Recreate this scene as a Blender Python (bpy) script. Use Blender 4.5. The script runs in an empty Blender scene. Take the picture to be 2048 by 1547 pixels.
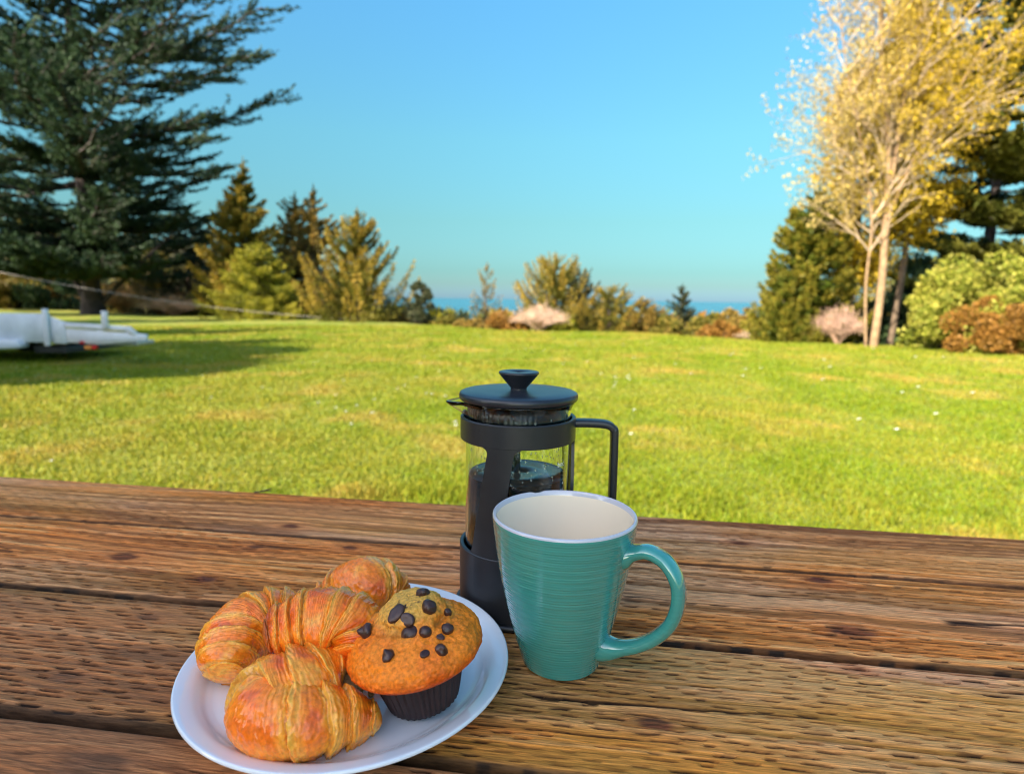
import bpy, math, random
import numpy as np
from mathutils import Matrix, Vector
from mathutils.bvhtree import BVHTree

S = bpy.context.scene
R = math.radians
rng = np.random.default_rng(11)
random.seed(11)

# ------------------------------------------------------------------ camera
F = 1220.0                      # focal length in pixels of the 2048 px wide photograph
CAMZ = 1.0
PITCH = math.atan((773.5 - 596.5) / F)
ROLL = R(0.85)
fw = Vector((0, math.cos(PITCH), -math.sin(PITCH)))
rt = Vector((1, 0, 0))
up = Vector((0, math.sin(PITCH), math.cos(PITCH)))
cr, sr = math.cos(ROLL), math.sin(ROLL)
cx_, cy_ = rt * cr + up * sr, rt * (-sr) + up * cr
cam = bpy.data.cameras.new('camera')
camo = bpy.data.objects.new('camera', cam)
S.collection.objects.link(camo)
m = Matrix((cx_, cy_, -fw)).transposed().to_4x4()
m.translation = (0, 0, CAMZ)
camo.matrix_world = m
cam.sensor_width = 36
cam.lens = 36 * F / 2048
cam.clip_start = 0.02
cam.clip_end = 40000
cam.dof.use_dof = True
cam.dof.focus_distance = 0.40
cam.dof.aperture_fstop = 7.6
S.camera = camo

# ------------------------------------------------------------------ sky, sun, exposure
SUN_EL = R(30)
SUN_DIR = Vector((-0.66, -0.75, 0)).normalized() * math.cos(SUN_EL) + Vector((0, 0, math.sin(SUN_EL)))   # towards the sun
W = bpy.data.worlds.new('World')
S.world = W
W.use_nodes = True
nt = W.node_tree
bg = nt.nodes['Background']
sky = nt.nodes.new('ShaderNodeTexSky')
sky.sky_type = 'NISHITA'
sky.sun_disc = False
sky.sun_elevation = SUN_EL
sky.sun_rotation = math.atan2(SUN_DIR.x, SUN_DIR.y)
sky.air_density = 1.0
sky.dust_density = 0.6
sky.ozone_density = 2.0
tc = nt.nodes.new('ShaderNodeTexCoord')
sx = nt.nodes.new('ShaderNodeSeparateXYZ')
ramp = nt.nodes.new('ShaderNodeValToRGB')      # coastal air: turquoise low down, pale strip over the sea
mulc = nt.nodes.new('ShaderNodeMix'); mulc.data_type = 'RGBA'; mulc.blend_type = 'MULTIPLY'
mulc.inputs[0].default_value = 1.0
nt.links.new(tc.outputs['Generated'], sx.inputs[0])
nt.links.new(sx.outputs['Z'], ramp.inputs[0])
nt.links.new(sky.outputs[0], mulc.inputs[6])
# sky made brighter and warmer towards the sun, added to light the shaded table
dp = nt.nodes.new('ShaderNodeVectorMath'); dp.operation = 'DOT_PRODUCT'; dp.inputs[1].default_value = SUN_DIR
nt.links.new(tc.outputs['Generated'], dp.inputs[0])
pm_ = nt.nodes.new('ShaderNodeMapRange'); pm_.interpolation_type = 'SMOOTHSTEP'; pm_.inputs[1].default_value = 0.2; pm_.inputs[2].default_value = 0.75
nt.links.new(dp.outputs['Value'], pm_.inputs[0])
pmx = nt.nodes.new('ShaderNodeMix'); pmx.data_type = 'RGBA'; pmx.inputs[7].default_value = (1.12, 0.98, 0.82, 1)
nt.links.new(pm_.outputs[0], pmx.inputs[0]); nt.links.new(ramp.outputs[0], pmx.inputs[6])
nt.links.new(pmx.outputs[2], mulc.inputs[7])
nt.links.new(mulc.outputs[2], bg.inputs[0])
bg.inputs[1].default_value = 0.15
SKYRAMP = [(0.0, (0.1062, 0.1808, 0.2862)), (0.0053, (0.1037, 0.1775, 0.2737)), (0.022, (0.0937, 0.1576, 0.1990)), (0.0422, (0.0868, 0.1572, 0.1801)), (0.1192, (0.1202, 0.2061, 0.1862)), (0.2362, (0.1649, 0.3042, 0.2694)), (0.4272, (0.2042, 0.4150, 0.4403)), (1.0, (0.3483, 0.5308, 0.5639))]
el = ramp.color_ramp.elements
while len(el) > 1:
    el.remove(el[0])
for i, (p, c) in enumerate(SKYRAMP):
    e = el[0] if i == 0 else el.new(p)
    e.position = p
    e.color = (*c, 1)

sl = bpy.data.lights.new('sun', 'SUN')
sl.energy = 3.6
sl.angle = R(0.5)
sl.color = (1.0, 0.88, 0.70)
so = bpy.data.objects.new('sun', sl)
so.rotation_euler = SUN_DIR.to_track_quat('Z', 'Y').to_euler()
S.collection.objects.link(so)

S.view_settings.view_transform = 'Standard'
S.view_settings.look = 'None'
S.view_settings.gamma = 1
S.view_settings.use_curve_mapping = False
S.view_settings.exposure = 2.08
S.cycles.use_denoising = True
S.cycles.filter_width = 1.1
S.cycles.max_bounces = 10
S.cycles.transparent_max_bounces = 16
S.cycles.caustics_reflective = False
S.cycles.caustics_refractive = False

# ------------------------------------------------------------------ helpers
def unproj(px, py, z):
    """photograph pixel -> world point at height z"""
    x, y = px - 1024, py - 773.5
    x, y = x * cr + y * sr, -x * sr + y * cr
    d = fw * F + rt * x - up * y
    return Vector((0, 0, CAMZ)) + d * ((z - CAMZ) / d.z)

def tag(o, label=None, cat=None, group=None, kind=None):
    if label: o['label'] = label
    if cat: o['category'] = cat
    if group: o['group'] = group
    if kind: o['kind'] = kind
    return o

def empty(name, loc=(0, 0, 0), rot=(0, 0, 0)):
    o = bpy.data.objects.new(name, None)
    o.location = loc
    o.rotation_euler = rot
    o.empty_display_size = 0.05
    S.collection.objects.link(o)
    return o

def link(name, me, mats=None, parent=None):
    o = bpy.data.objects.new(name, me)
    if mats is not None:
        for mm in (mats if isinstance(mats, (list, tuple)) else [mats]):
            me.materials.append(mm)
    o.parent = parent
    S.collection.objects.link(o)
    return o

def mk(name, V, Fc, mat=None, parent=None, col=None, smooth=True, matidx=None):
    """numpy mesh: V (n,3), Fc (m,3|4); col = per-vertex colours"""
    V = np.asarray(V, dtype=np.float32)
    Fc = np.asarray(Fc, dtype=np.int32)
    me = bpy.data.meshes.new(name)
    k = Fc.shape[1]
    me.vertices.add(len(V)); me.vertices.foreach_set('co', V.ravel())
    me.loops.add(Fc.size); me.loops.foreach_set('vertex_index', Fc.ravel())
    me.polygons.add(len(Fc))
    me.polygons.foreach_set('loop_start', np.arange(0, Fc.size, k, dtype=np.int32))
    me.polygons.foreach_set('loop_total', np.full(len(Fc), k, dtype=np.int32))
    me.polygons.foreach_set('use_smooth', np.full(len(Fc), smooth, dtype=bool))
    if matidx is not None:
        me.polygons.foreach_set('material_index', np.asarray(matidx, dtype=np.int32))
    me.update(calc_edges=True)
    if col is not None:
        a = me.color_attributes.new('col', 'FLOAT_COLOR', 'POINT')
        c = np.ones((len(V), 4), dtype=np.float32)
        c[:, :3] = col
        a.data.foreach_set('color', c.ravel())
    me.validate()
    return link(name, me, mat, parent)

def hash3(i, j, k, seed):
    h = (i * 374761393 + j * 668265263 + k * 2147483647 + seed * 974634777) & 0xFFFFFFFF
    h = ((h ^ (h >> 13)) * 1274126177) & 0xFFFFFFFF
    return ((h ^ (h >> 16)) & 0xFFFFFF) / float(0xFFFFFF)

def vn(x, y=0.0, z=0.0, seed=0):
    """value noise in 0..1"""
    x, y, z = np.broadcast_arrays(np.asarray(x, float), np.asarray(y, float), np.asarray(z, float))
    xi, yi, zi = np.floor(x), np.floor(y), np.floor(z)
    fx, fy, fz = x - xi, y - yi, z - zi
    fx, fy, fz = [t * t * (3 - 2 * t) for t in (fx, fy, fz)]
    xi, yi, zi = xi.astype(np.int64), yi.astype(np.int64), zi.astype(np.int64)
    r = 0
    for a in (0, 1):
        for b in (0, 1):
            for c in (0, 1):
                w = (fx if a else 1 - fx) * (fy if b else 1 - fy) * (fz if c else 1 - fz)
                r = r + w * hash3(xi + a, yi + b, zi + c, seed)
    return r

def fbm(x, y=0.0, z=0.0, seed=0, o=4):
    r = 0; a = 0.5; t = 0
    for k in range(o):
        r = r + a * vn(x, y, z, seed + 17 * k); t += a
        x, y, z, a = np.asarray(x) * 2.03 + 7.1, np.asarray(y) * 2.03 + 3.3, np.asarray(z) * 2.03 + 1.7, a * 0.5
    return r / t

def sst(a, b, x):
    t = np.clip((x - a) / (b - a), 0, 1)
    return t * t * (3 - 2 * t)

def lerp(a, b, t):
    t = np.asarray(t)[..., None]
    return np.asarray(a) * (1 - t) + np.asarray(b) * t

def gridfaces(nu, nv, wrapu=False, wrapv=False):
    """faces for vertices indexed i*nv+j"""
    iu = np.arange(nu if wrapu else nu - 1); iv = np.arange(nv if wrapv else nv - 1)
    I, J = np.meshgrid(iu, iv, indexing='ij')
    I2, J2 = (I + 1) % nu, (J + 1) % nv
    return np.stack([I * nv + J, I2 * nv + J, I2 * nv + J2, I * nv + J2], -1).reshape(-1, 4)

def lathe(name, prof, n, mat, parent=None, matfn=None, closed=True):
    """prof: list of (r,z), revolved; closed joins last to first"""
    p = np.array(prof)
    t = np.linspace(0, 2 * np.pi, n, endpoint=False)
    V = np.stack([np.outer(np.cos(t), p[:, 0]), np.outer(np.sin(t), p[:, 0]), np.tile(p[:, 1], (n, 1))], -1).reshape(-1, 3)
    Fc = gridfaces(n, len(p), True, closed)
    mi = None
    if matfn is not None:
        mi = np.tile([matfn(i) for i in range(len(p) if closed else len(p) - 1)], n)
    return mk(name, V, Fc, mat, parent, matidx=mi)

def smooth_prof(pts, n=8):
    """Catmull-Rom through 2-D points"""
    return [tuple(q) for q in catmull(np.array(pts, float), n)]

def catmull(P, n):
    P = np.asarray(P, float)
    Q = np.vstack([2 * P[0] - P[1], P, 2 * P[-1] - P[-2]])
    out = []
    for i in range(len(P) - 1):
        p0, p1, p2, p3 = Q[i:i + 4]
        for t in np.linspace(0, 1, n, endpoint=False):
            out.append(0.5 * ((2 * p1) + (-p0 + p2) * t + (2 * p0 - 5 * p1 + 4 * p2 - p3) * t * t + (-p0 + 3 * p1 - 3 * p2 + p3) * t ** 3))
    out.append(P[-1])
    return np.array(out)

def frames(C, upv=(0, 0, 1)):
    """tangent, side, up along a polyline"""
    T = np.gradient(C, axis=0)
    T /= np.linalg.norm(T, axis=1, keepdims=True) + 1e-12
    N = np.cross(np.array(upv, float), T)
    nn = np.linalg.norm(N, axis=1, keepdims=True)
    N = np.where(nn < 1e-3, np.array([1.0, 0, 0]), N / (nn + 1e-12))
    B = np.cross(T, N)
    return T, N, B

def tube_arrays(C, rad, k=6):
    C = np.asarray(C, float); rad = np.broadcast_to(np.asarray(rad, float), (len(C),))
    T, N, B = frames(C, (0.13, 0.21, 1) if abs((C[-1] - C[0])[2]) > np.linalg.norm((C[-1] - C[0])[:2]) * 3 else (0, 0, 1))
    t = np.linspace(0, 2 * np.pi, k, endpoint=False)
    V = C[:, None, :] + rad[:, None, None] * (np.cos(t)[None, :, None] * N[:, None, :] + np.sin(t)[None, :, None] * B[:, None, :])
    return V.reshape(-1, 3), gridfaces(len(C), k, False, True)

class Bag:
    """collects quads/tris as one mesh"""
    def __init__(s): s.V = []; s.F = []; s.C = []; s.n = 0
    def add(s, V, Fc, col=None):
        V = np.asarray(V, float); Fc = np.asarray(Fc)
        if Fc.shape[1] == 3: Fc = np.concatenate([Fc, Fc[:, 2:3]], 1)
        s.V.append(V); s.F.append(Fc + s.n); s.n += len(V)
        s.C.append(np.broadcast_to(np.asarray(col if col is not None else (1, 1, 1), float), (len(V), 3)))
    def tube(s, C, rad, k=6, col=None):
        V, Fc = tube_arrays(C, rad, k); s.add(V, Fc, col)
    def box(s, a, b, col=None):
        x0, y0, z0 = a; x1, y1, z1 = b
        V = [(x0, y0, z0), (x1, y0, z0), (x1, y1, z0), (x0, y1, z0), (x0, y0, z1), (x1, y0, z1), (x1, y1, z1), (x0, y1, z1)]
        Fc = [(0, 3, 2, 1), (4, 5, 6, 7), (0, 1, 5, 4), (1, 2, 6, 5), (2, 3, 7, 6), (3, 0, 4, 7)]
        s.add(V, Fc, col)
    def build(s, name, mat, parent=None, smooth=False):
        V = np.concatenate(s.V); Fc = np.concatenate(s.F); C = np.concatenate(s.C)
        tri = Fc[:, 2] == Fc[:, 3]
        if tri.all():
            return mk(name, V, Fc[:, :3], mat, parent, C, smooth)
        if tri.any():
            q = Fc[~tri]
            Fc = np.concatenate([Fc[tri][:, :3], q[:, [0, 1, 2]], q[:, [0, 2, 3]]])
        return mk(name, V, Fc, mat, parent, C, smooth)

def bevel(o, w, seg=2):
    md = o.modifiers.new('bevel', 'BEVEL'); md.width = w; md.segments = seg; md.limit_method = 'ANGLE'
    for p in o.data.polygons: p.use_smooth = True
    return o

# ------------------------------------------------------------------ materials
def mat(name, base=(0.5, 0.5, 0.5), rough=0.5, attr=False, noise=None, bump=None, **kw):
    """base colour or 'col' attribute, multiplied by noise=(scale, lo, hi); bump=(scale, distance)"""
    mt = bpy.data.materials.new(name); mt.use_nodes = True
    n = mt.node_tree; b = n.nodes['Principled BSDF']
    b.inputs['Base Color'].default_value = (*base, 1)
    b.inputs['Roughness'].default_value = rough
    for k, v in kw.items():
        b.inputs[k.replace('_', ' ')].default_value = v
    src = None
    if attr:
        a = n.nodes.new('ShaderNodeAttribute'); a.attribute_name = 'col'; src = a.outputs['Color']
    tco = n.nodes.new('ShaderNodeTexCoord')
    if noise:
        t = n.nodes.new('ShaderNodeTexNoise'); t.inputs['Scale'].default_value = noise[0]; t.inputs['Detail'].default_value = 6
        n.links.new(tco.outputs['Object'], t.inputs['Vector'])
        mr = n.nodes.new('ShaderNodeMapRange'); mr.inputs[1].default_value = 0.3; mr.inputs[2].default_value = 0.7
        mr.inputs[3].default_value = noise[1]; mr.inputs[4].default_value = noise[2]
        n.links.new(t.outputs[0], mr.inputs[0])
        mx = n.nodes.new('ShaderNodeMix'); mx.data_type = 'RGBA'; mx.blend_type = 'MULTIPLY'; mx.inputs[0].default_value = 1
        if src: n.links.new(src, mx.inputs[6])
        else: mx.inputs[6].default_value = (*base, 1)
        n.links.new(mr.outputs[0], mx.inputs[7]); src = mx.outputs[2]
    if src: n.links.new(src, b.inputs['Base Color'])
    if bump:
        t = n.nodes.new('ShaderNodeTexNoise'); t.inputs['Scale'].default_value = bump[0]; t.inputs['Detail'].default_value = 5
        n.links.new(tco.outputs['Object'], t.inputs['Vector'])
        bp = n.nodes.new('ShaderNodeBump'); bp.inputs['Distance'].default_value = bump[1]; bp.inputs['Strength'].default_value = 1
        n.links.new(t.outputs[0], bp.inputs['Height']); n.links.new(bp.outputs[0], b.inputs['Normal'])
    return mt

def leafmat(name, trans=0.35, rough=0.55):
    mt = bpy.data.materials.new(name); mt.use_nodes = True
    n = mt.node_tree; b = n.nodes['Principled BSDF']; out = n.nodes['Material Output']
    a = n.nodes.new('ShaderNodeAttribute'); a.attribute_name = 'col'
    b.inputs['Roughness'].default_value = rough
    b.inputs['Specular IOR Level'].default_value = 0.25
    n.links.new(a.outputs['Color'], b.inputs['Base Color'])
    tr = n.nodes.new('ShaderNodeBsdfTranslucent'); n.links.new(a.outputs['Color'], tr.inputs[0])
    mx = n.nodes.new('ShaderNodeMixShader'); mx.inputs[0].default_value = trans
    n.links.new(b.outputs[0], mx.inputs[1]); n.links.new(tr.outputs[0], mx.inputs[2]); n.links.new(mx.outputs[0], out.inputs[0])
    return mt

M = {}
M['leaf'] = leafmat('foliage')
M['grass'] = leafmat('grass_blades', 0.4)
M['bark'] = mat('bark', attr=True, rough=0.9, noise=(6, 0.6, 1.3), bump=(20, 0.02))
M['ground'] = mat('turf', attr=True, rough=0.95, noise=(55, 0.65, 1.3), bump=(40, 0.03))

# ================================================================== SETTING
EDGE = [(-1024 - 900, 40), (-1024, 38), (-734, 29), (-374, 26), (-24, 19.5), (276, 19), (516, 15.8), (736, 14.9), (1024, 12.4), (1900, 11)]
ex = np.array([e[0] / F for e in EDGE]); ey = np.array([e[1] for e in EDGE])
def edge_dist(x, y):
    """metres beyond the far edge of the lawn (0 on it)"""
    yy = np.maximum(y, 0.5)
    return np.where(y > 0.5, y - np.interp(x / yy, ex, ey), -10)

def ground_z(x, y):
    x = np.asarray(x, float); y = np.asarray(y, float)
    o = np.maximum(edge_dist(x, y), 0)
    z = -np.minimum(o * 0.10 + np.minimum(o, 60) * 0.05 * (1 - np.exp(-o / 8)), 50)
    def bump_(cx, cy, sx_, sy_, h, rot=0.0):
        c, s = math.cos(rot), math.sin(rot)
        dx, dy = x - cx, y - cy
        u_, v_ = dx * c + dy * s, -dx * s + dy * c
        return h * np.exp(-(u_ / sx_) ** 2 - (v_ / sy_) ** 2)
    far = sst(20, 60, o)
    z = z + far * (bump_(-75, 130, 48, 40, 24) + bump_(110, 140, 42, 45, 27) + bump_(30, 95, 60, 14, 2.0)) 
    z = z + (fbm(x * 0.5, y * 0.5, seed=5) - 0.5) * 0.10 * sst(4, 9, np.hypot(x, y)) + far * (fbm(x * .05, y * .05, seed=9) - .5) * 5
    return z

def lawn_col(x, y):
    a = fbm(x * 0.55, y * 0.55, seed=21); b = fbm(x * 2.4, y * 2.4, seed=22); c = fbm(x * 9, y * 9, seed=23, o=3)
    d = fbm(x * 0.9 + 40, y * 1.4, seed=24)
    g1 = np.array((0.215, 0.285, 0.018)); g2 = np.array((0.305, 0.315, 0.045)); straw = np.array((0.46, 0.33, 0.105)); dk = np.array((0.140, 0.215, 0.012))
    col = lerp(g1, g2, sst(0.35, 0.65, 0.6 * a + 0.4 * b))
    col = col * (1 - sst(0.55, 0.75, c)[..., None] * 0.35) + dk * sst(0.55, 0.75, c)[..., None] * 0.35
    st = sst(0.54, 0.70, 0.5 * d + 0.5 * b) * 0.55
    col = col * (1 - st[..., None]) + straw * st[..., None]
    return col * np.array((0.78, 0.79, 0.50))

def make_ground():
    az = np.concatenate([np.linspace(-52, 52, 520), np.linspace(56, 304, 60)]) * math.pi / 180   # from +Y
    rr = np.concatenate([[0.02], np.geomspace(0.6, 60, 330), np.geomspace(62, 900, 110), [1500]])
    A, RR = np.meshgrid(az, rr, indexing='ij')
    x = RR * np.sin(A); y = RR * np.cos(A)
    z = ground_z(x, y)
    col = lawn_col(x, y)
    o = edge_dist(x, y)
    wild = lerp(np.array((0.10, 0.085, 0.03)), np.array((0.17, 0.12, 0.05)), fbm(x * 0.3, y * 0.3, seed=31))
    wild = lerp(wild, np.array((0.05, 0.075, 0.02)), sst(.45, .6, fbm(x * .12, y * .12, seed=32)))
    t = sst(-0.1, 0.8, o + (fbm(x * 2, y * 2, seed=33) - .5) * 1.2)
    col = col * (1 - t[..., None]) + wild * t[..., None]
    V = np.stack([x, y, z], -1).reshape(-1, 3)
    g = mk('ground', V, gridfaces(len(az), len(rr), True, False)[:, ::-1], M['ground'], None, col.reshape(-1, 3))
    tag(g, 'sunlit lawn with straw patches running down to scrubby slopes', kind='structure')
make_ground()

sea_m = mat('sea', (0.004, 0.10, 0.16), 0.25, noise=(0.004, 0.7, 1.3), bump=(0.15, 0.6))
sea = mk('water', [(-30000, 350, -36), (30000, 350, -36), (30000, 32000, -36), (-30000, 32000, -36)], [(0, 1, 2, 3)], sea_m)
tag(sea, 'strip of blue ocean between the trees', kind='structure')

# surf lines near the shore, seen through the gap
foam_m = mat('foam', (0.8, 0.82, 0.82), 0.8)
fb = Bag()
for k in range(4):
    yy = 700 + k * 75
    xs = np.linspace(-200, 500, 90)
    c = yy + (fbm(xs * 0.01, k * 3.1, seed=40) - .5) * 90
    w = 6 + 26 * fbm(xs * 0.03, k * 5.0, seed=41)
    V = np.concatenate([np.stack([xs, c - w, np.full(90, -35.9)], -1), np.stack([xs, c + w, np.full(90, -35.9)], -1)])
    i = np.arange(89)
    fb.add(V, np.stack([i, i + 1, i + 91, i + 90], -1))
tag(fb.build('surf', foam_m), 'white surf breaking near the shore', 'surf', kind='stuff')

# ---- grass blades
def make_blades():
    n = 330000; n2 = 110000
    r = 2.6 * (22 / 2.6) ** (rng.random(n) ** 0.85)
    a = (rng.random(n) * 2 - 1) * R(45)
    g2 = np.random.default_rng(5)          # the strip round the table and out to the sides
    r2 = 1.0 + 8 * g2.random(n2) ** 1.3; a2 = (g2.random(n2) * 2 - 1) * R(75)
    k2 = (r2 < 2.75) | (np.abs(a2) > R(44))
    r = np.concatenate([r, r2[k2]]); a = np.concatenate([a, a2[k2]])
    x = r * np.sin(a); y = r * np.cos(a)
    ok = edge_dist(x, y) < -0.1
    x, y, r = x[ok], y[ok], r[ok]; n = len(x)
    # tufts
    h = (0.010 + 0.015 * rng.random(n)) * (0.6 + 0.9 * fbm(x * 1.7, y * 1.7, seed=50)) * (1 + r * 0.05)
    w = (0.0022 + 0.002 * rng.random(n)) * (1 + r * 0.35)
    near = sst(3.9, 3.0, r)
    h = h * (1 + 0.9 * near * sst(.45, .6, fbm(x * 3, y * 3, seed=52)))
    z = ground_z(x, y) - 0.004
    th = rng.random(n) * 2 * np.pi; le = rng.random(n) * 0.9 * h; la = rng.random(n) * 2 * np.pi
    P = np.stack([x, y, z], -1); D = np.stack([np.cos(th), np.sin(th), 0 * th], -1) * w[:, None]
    T = P + np.stack([np.cos(la) * le, np.sin(la) * le, h], -1)
    V = np.stack([P - D, P + D, T], 1).reshape(-1, 3)
    c = lawn_col(x, y) * (0.85 + 0.4 * rng.random(n))[:, None]
    c[:, 0] *= 0.85 + 0.4 * rng.random(n)
    col = np.repeat(c, 3, 0)
    col[2::3] *= 1.1
    o = mk('grass', V, np.arange(3 * n).reshape(-1, 3), M['grass'], None, col, False)
    tag(o, 'short green and yellow lawn grass beyond the table', 'grass', kind='stuff')
make_blades()

def make_daisies():
    n = 260
    r = 4.2 * (20 / 4.2) ** rng.random(n); a = (rng.random(n) * 2 - 1) * R(42)
    x = r * np.sin(a); y = r * np.cos(a)
    ok = (edge_dist(x, y) < -0.5) & (vn(x * 0.5, y * 0.5, seed=60) > 0.42) & (rng.random(n) < np.where(x > 1.5, 0.35, 1.0))
    x, y, r = x[ok], y[ok], r[ok]; n = len(x)
    t = np.linspace(0, 2 * np.pi, 8, endpoint=False)
    rad = 0.011 + 0.006 * rng.random(n) + r * 0.0006
    z = ground_z(x, y) + 0.05 + r * 0.002
    V = np.stack([x[:, None] + rad[:, None] * np.cos(t), y[:, None] + rad[:, None] * np.sin(t), z[:, None] + 0.3 * rad[:, None] * np.sin(t * 1 + 2)], -1)
    C = np.stack([x, y, z + 0.004], -1)[:, None]
    V = np.concatenate([V, C], 1).reshape(-1, 3)
    i = np.arange(n)[:, None] * 9; k = np.arange(8)[None]
    Fc = np.stack([i + k, i + (k + 1) % 8, i + 8 + 0 * k], -1).reshape(-1, 3)
    o = mk('daisies', V, Fc, mat('petal', (0.8, 0.8, 0.76), 0.7), None, None, False)
    tag(o, 'tiny white daisies dotted over the lawn', 'daisies', kind='stuff')
make_daisies()

# ================================================================== FOLIAGE
def tris_from(P, D, Wd, L, w):
    """triangles: base at P +- Wd*w, tip at P + D*L"""
    n = len(P)
    V = np.stack([P - Wd * w[:, None], P + Wd * w[:, None], P + D * L[:, None]], 1).reshape(-1, 3)
    return V, np.arange(3 * n).reshape(-1, 3)

def unit(v): return v / (np.linalg.norm(v, axis=-1, keepdims=True) + 1e-9)
def rvec(n): return unit(rng.normal(size=(n, 3)))

PAL = {   # real leaf colours (a, b, tip)
    'dark': ((0.026, 0.060, 0.030), (0.050, 0.095, 0.036), (0.085, 0.130, 0.045)),
    'moss': ((0.070, 0.105, 0.012), (0.170, 0.185, 0.020), (0.320, 0.250, 0.030)),
    'spruce': ((0.115, 0.125, 0.020), (0.280, 0.235, 0.034), (0.460, 0.300, 0.045)),
    'brown': ((0.120, 0.100, 0.024), (0.260, 0.190, 0.040), (0.420, 0.260, 0.055)),
    'fresh': ((0.160, 0.185, 0.016), (0.320, 0.310, 0.026), (0.440, 0.380, 0.042)),
    'grey': ((0.035, 0.055, 0.030), (0.070, 0.085, 0.040), (0.120, 0.120, 0.055)),
    'gold': ((0.300, 0.210, 0.008), (0.460, 0.320, 0.015), (0.580, 0.410, 0.040)),
    'olive': ((0.075, 0.095, 0.016), (0.180, 0.170, 0.026), (0.320, 0.230, 0.038)),
    'shrub': ((0.150, 0.190, 0.020), (0.300, 0.320, 0.035), (0.420, 0.380, 0.070)),
    'rust': ((0.140, 0.085, 0.015), (0.290, 0.140, 0.025), (0.380, 0.190, 0.040)),
    'cypress': ((0.024, 0.050, 0.030), (0.052, 0.088, 0.034), (0.115, 0.135, 0.040)),
}
def pal(key, t, tip, n):
    a, b, c = [np.array(v) for v in PAL[key]]
    col = lerp(a, b, t)
    col = col * (1 - tip[:, None]) + c * tip[:, None]
    return col * (0.7 + 0.6 * rng.random(n))[:, None]

def conifer(x, y, h, rbase, palette, label, group=None, n_leaf=26000, rise=0.25, droop=0.35, spiky=0.5,
            start=0.04, nb=150, trunk_r=None, power=0.85, gaps=0.0, lean=(0, 0), leafL=None, name='conifer_tree', z=None, azr=None, bark=(0.09, 0.06, 0.045)):
    """spruce-like tree: a tapered trunk and curved boughs carrying flat needle sprays"""
    root = empty(name, (x, y, float(ground_z(x, y)) - 0.05 if z is None else z))
    tag(root, label, 'tree', group)
    trunk_r = trunk_r or h * 0.018
    leafL = leafL or max(0.05, h * 0.022)
    tk = Bag()
    tz = np.linspace(0, h, 14)
    C = np.stack([lean[0] * (tz / h) ** 1.5 + 0.01 * h * np.sin(tz * 1.3 / h * 6), lean[1] * (tz / h) ** 1.5 + 0 * tz, tz], -1)
    tk.tube(C, trunk_r * (1 - tz / h * 0.93), 8, bark)
    per = max(4, n_leaf // nb)
    LV = []; LC = []
    for i in range(nb):
        f = start + (1 - start) * (i + rng.random()) / nb
        f = min(f, 0.995) ** 1.0
        L = rbase * (1 - f) ** power * (0.62 + 0.66 * rng.random()) + 0.02 * h
        if gaps and rng.random() < gaps: L *= 0.45
        a = rng.uniform(*azr) if azr else rng.random() * 2 * np.pi
        bz = f * h
        base = np.array([np.interp(bz, tz, C[:, 0]), np.interp(bz, tz, C[:, 1]), bz])
        d = np.array([math.cos(a), math.sin(a), 0])
        s = np.linspace(0, 1, 7)
        lift = rise * L * (1 if f < 0.6 else 1 + 0.5 * (f - 0.6)) 
        zz = -droop * L * np.sin(s * np.pi * 0.75) * (1 - f) + (lift * s ** 2.2 * (1 + spiky))
        B = base + d * (s * L)[:, None] + np.array([0, 0, 1]) * zz[:, None]
        tk.tube(B, trunk_r * 0.28 * (1 - f * 0.6) * (1 - 0.85 * s) * (L / rbase) ** 0.5 + 0.002, 4, bark)
        q = int(per * (0.35 + 1.3 * L / rbase))
        u = rng.random(q) ** 0.75
        P0 = np.stack([np.interp(u, s, B[:, k]) for k in range(3)], -1)
        side = np.array([-d[1], d[0], 0])
        sgn = np.where(rng.random(q) < 0.5, -1, 1)
        spread = (0.21 * L * (1 - u) * u * 2.4 + 0.030 * L) * rng.random(q) ** 0.7
        outw = unit(d * 0.75 + side * sgn[:, None] * 0.75 + np.array([0, 0, 0.12 + 0.45 * spiky]) + rng.normal(size=(q, 3)) * 0.22)
        P = P0 + outw * spread[:, None] + np.array([0, 0, -1]) * (rng.random(q) ** 2 * 0.10 * L)[:, None]
        D = unit(outw + rng.normal(size=(q, 3)) * 0.35)
        Wd = unit(np.cross(D, rvec(q)))
        ll = leafL * (0.6 + 0.9 * rng.random(q)) * (1 - 0.65 * max(0.0, (f - 0.8) / 0.2))
        V, _ = tris_from(P, D, Wd, ll, ll * 0.27)
        LV.append(V)
        cl = pal(palette, np.clip(fbm(P[:, 0] * 1.3 + x, P[:, 1] * 1.3, P[:, 2] * 1.3, seed=3, o=2) * 1.6 - 0.35, 0, 1), (u > 0.72) * rng.random(q), q)
        LC.append(np.repeat(cl, 3, 0))
    # the leader shoot
    q = 260; u = rng.random(q); P = np.stack([C[-1, 0] + 0 * u, C[-1, 1] + 0 * u, h * (0.90 + 0.16 * u)], -1)
    D = unit(rng.normal(size=(q, 3)) * np.array([1, 1, 0.3]) + np.array([0, 0, 0.9])); Wd = unit(np.cross(D, rvec(q)))
    ll = h * 0.035 * (1.15 - u)
    V, _ = tris_from(P, D, Wd, ll, ll * 0.2); LV.append(V); LC.append(np.repeat(pal(palette, rng.random(q), rng.random(q), q), 3, 0))
    V = np.concatenate(LV)
    mk('crown', V, np.arange(len(V)).reshape(-1, 3), M['leaf'], root, np.concatenate(LC), False)
    tk.build('trunk', M['bark'], root, True)
    return root

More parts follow.
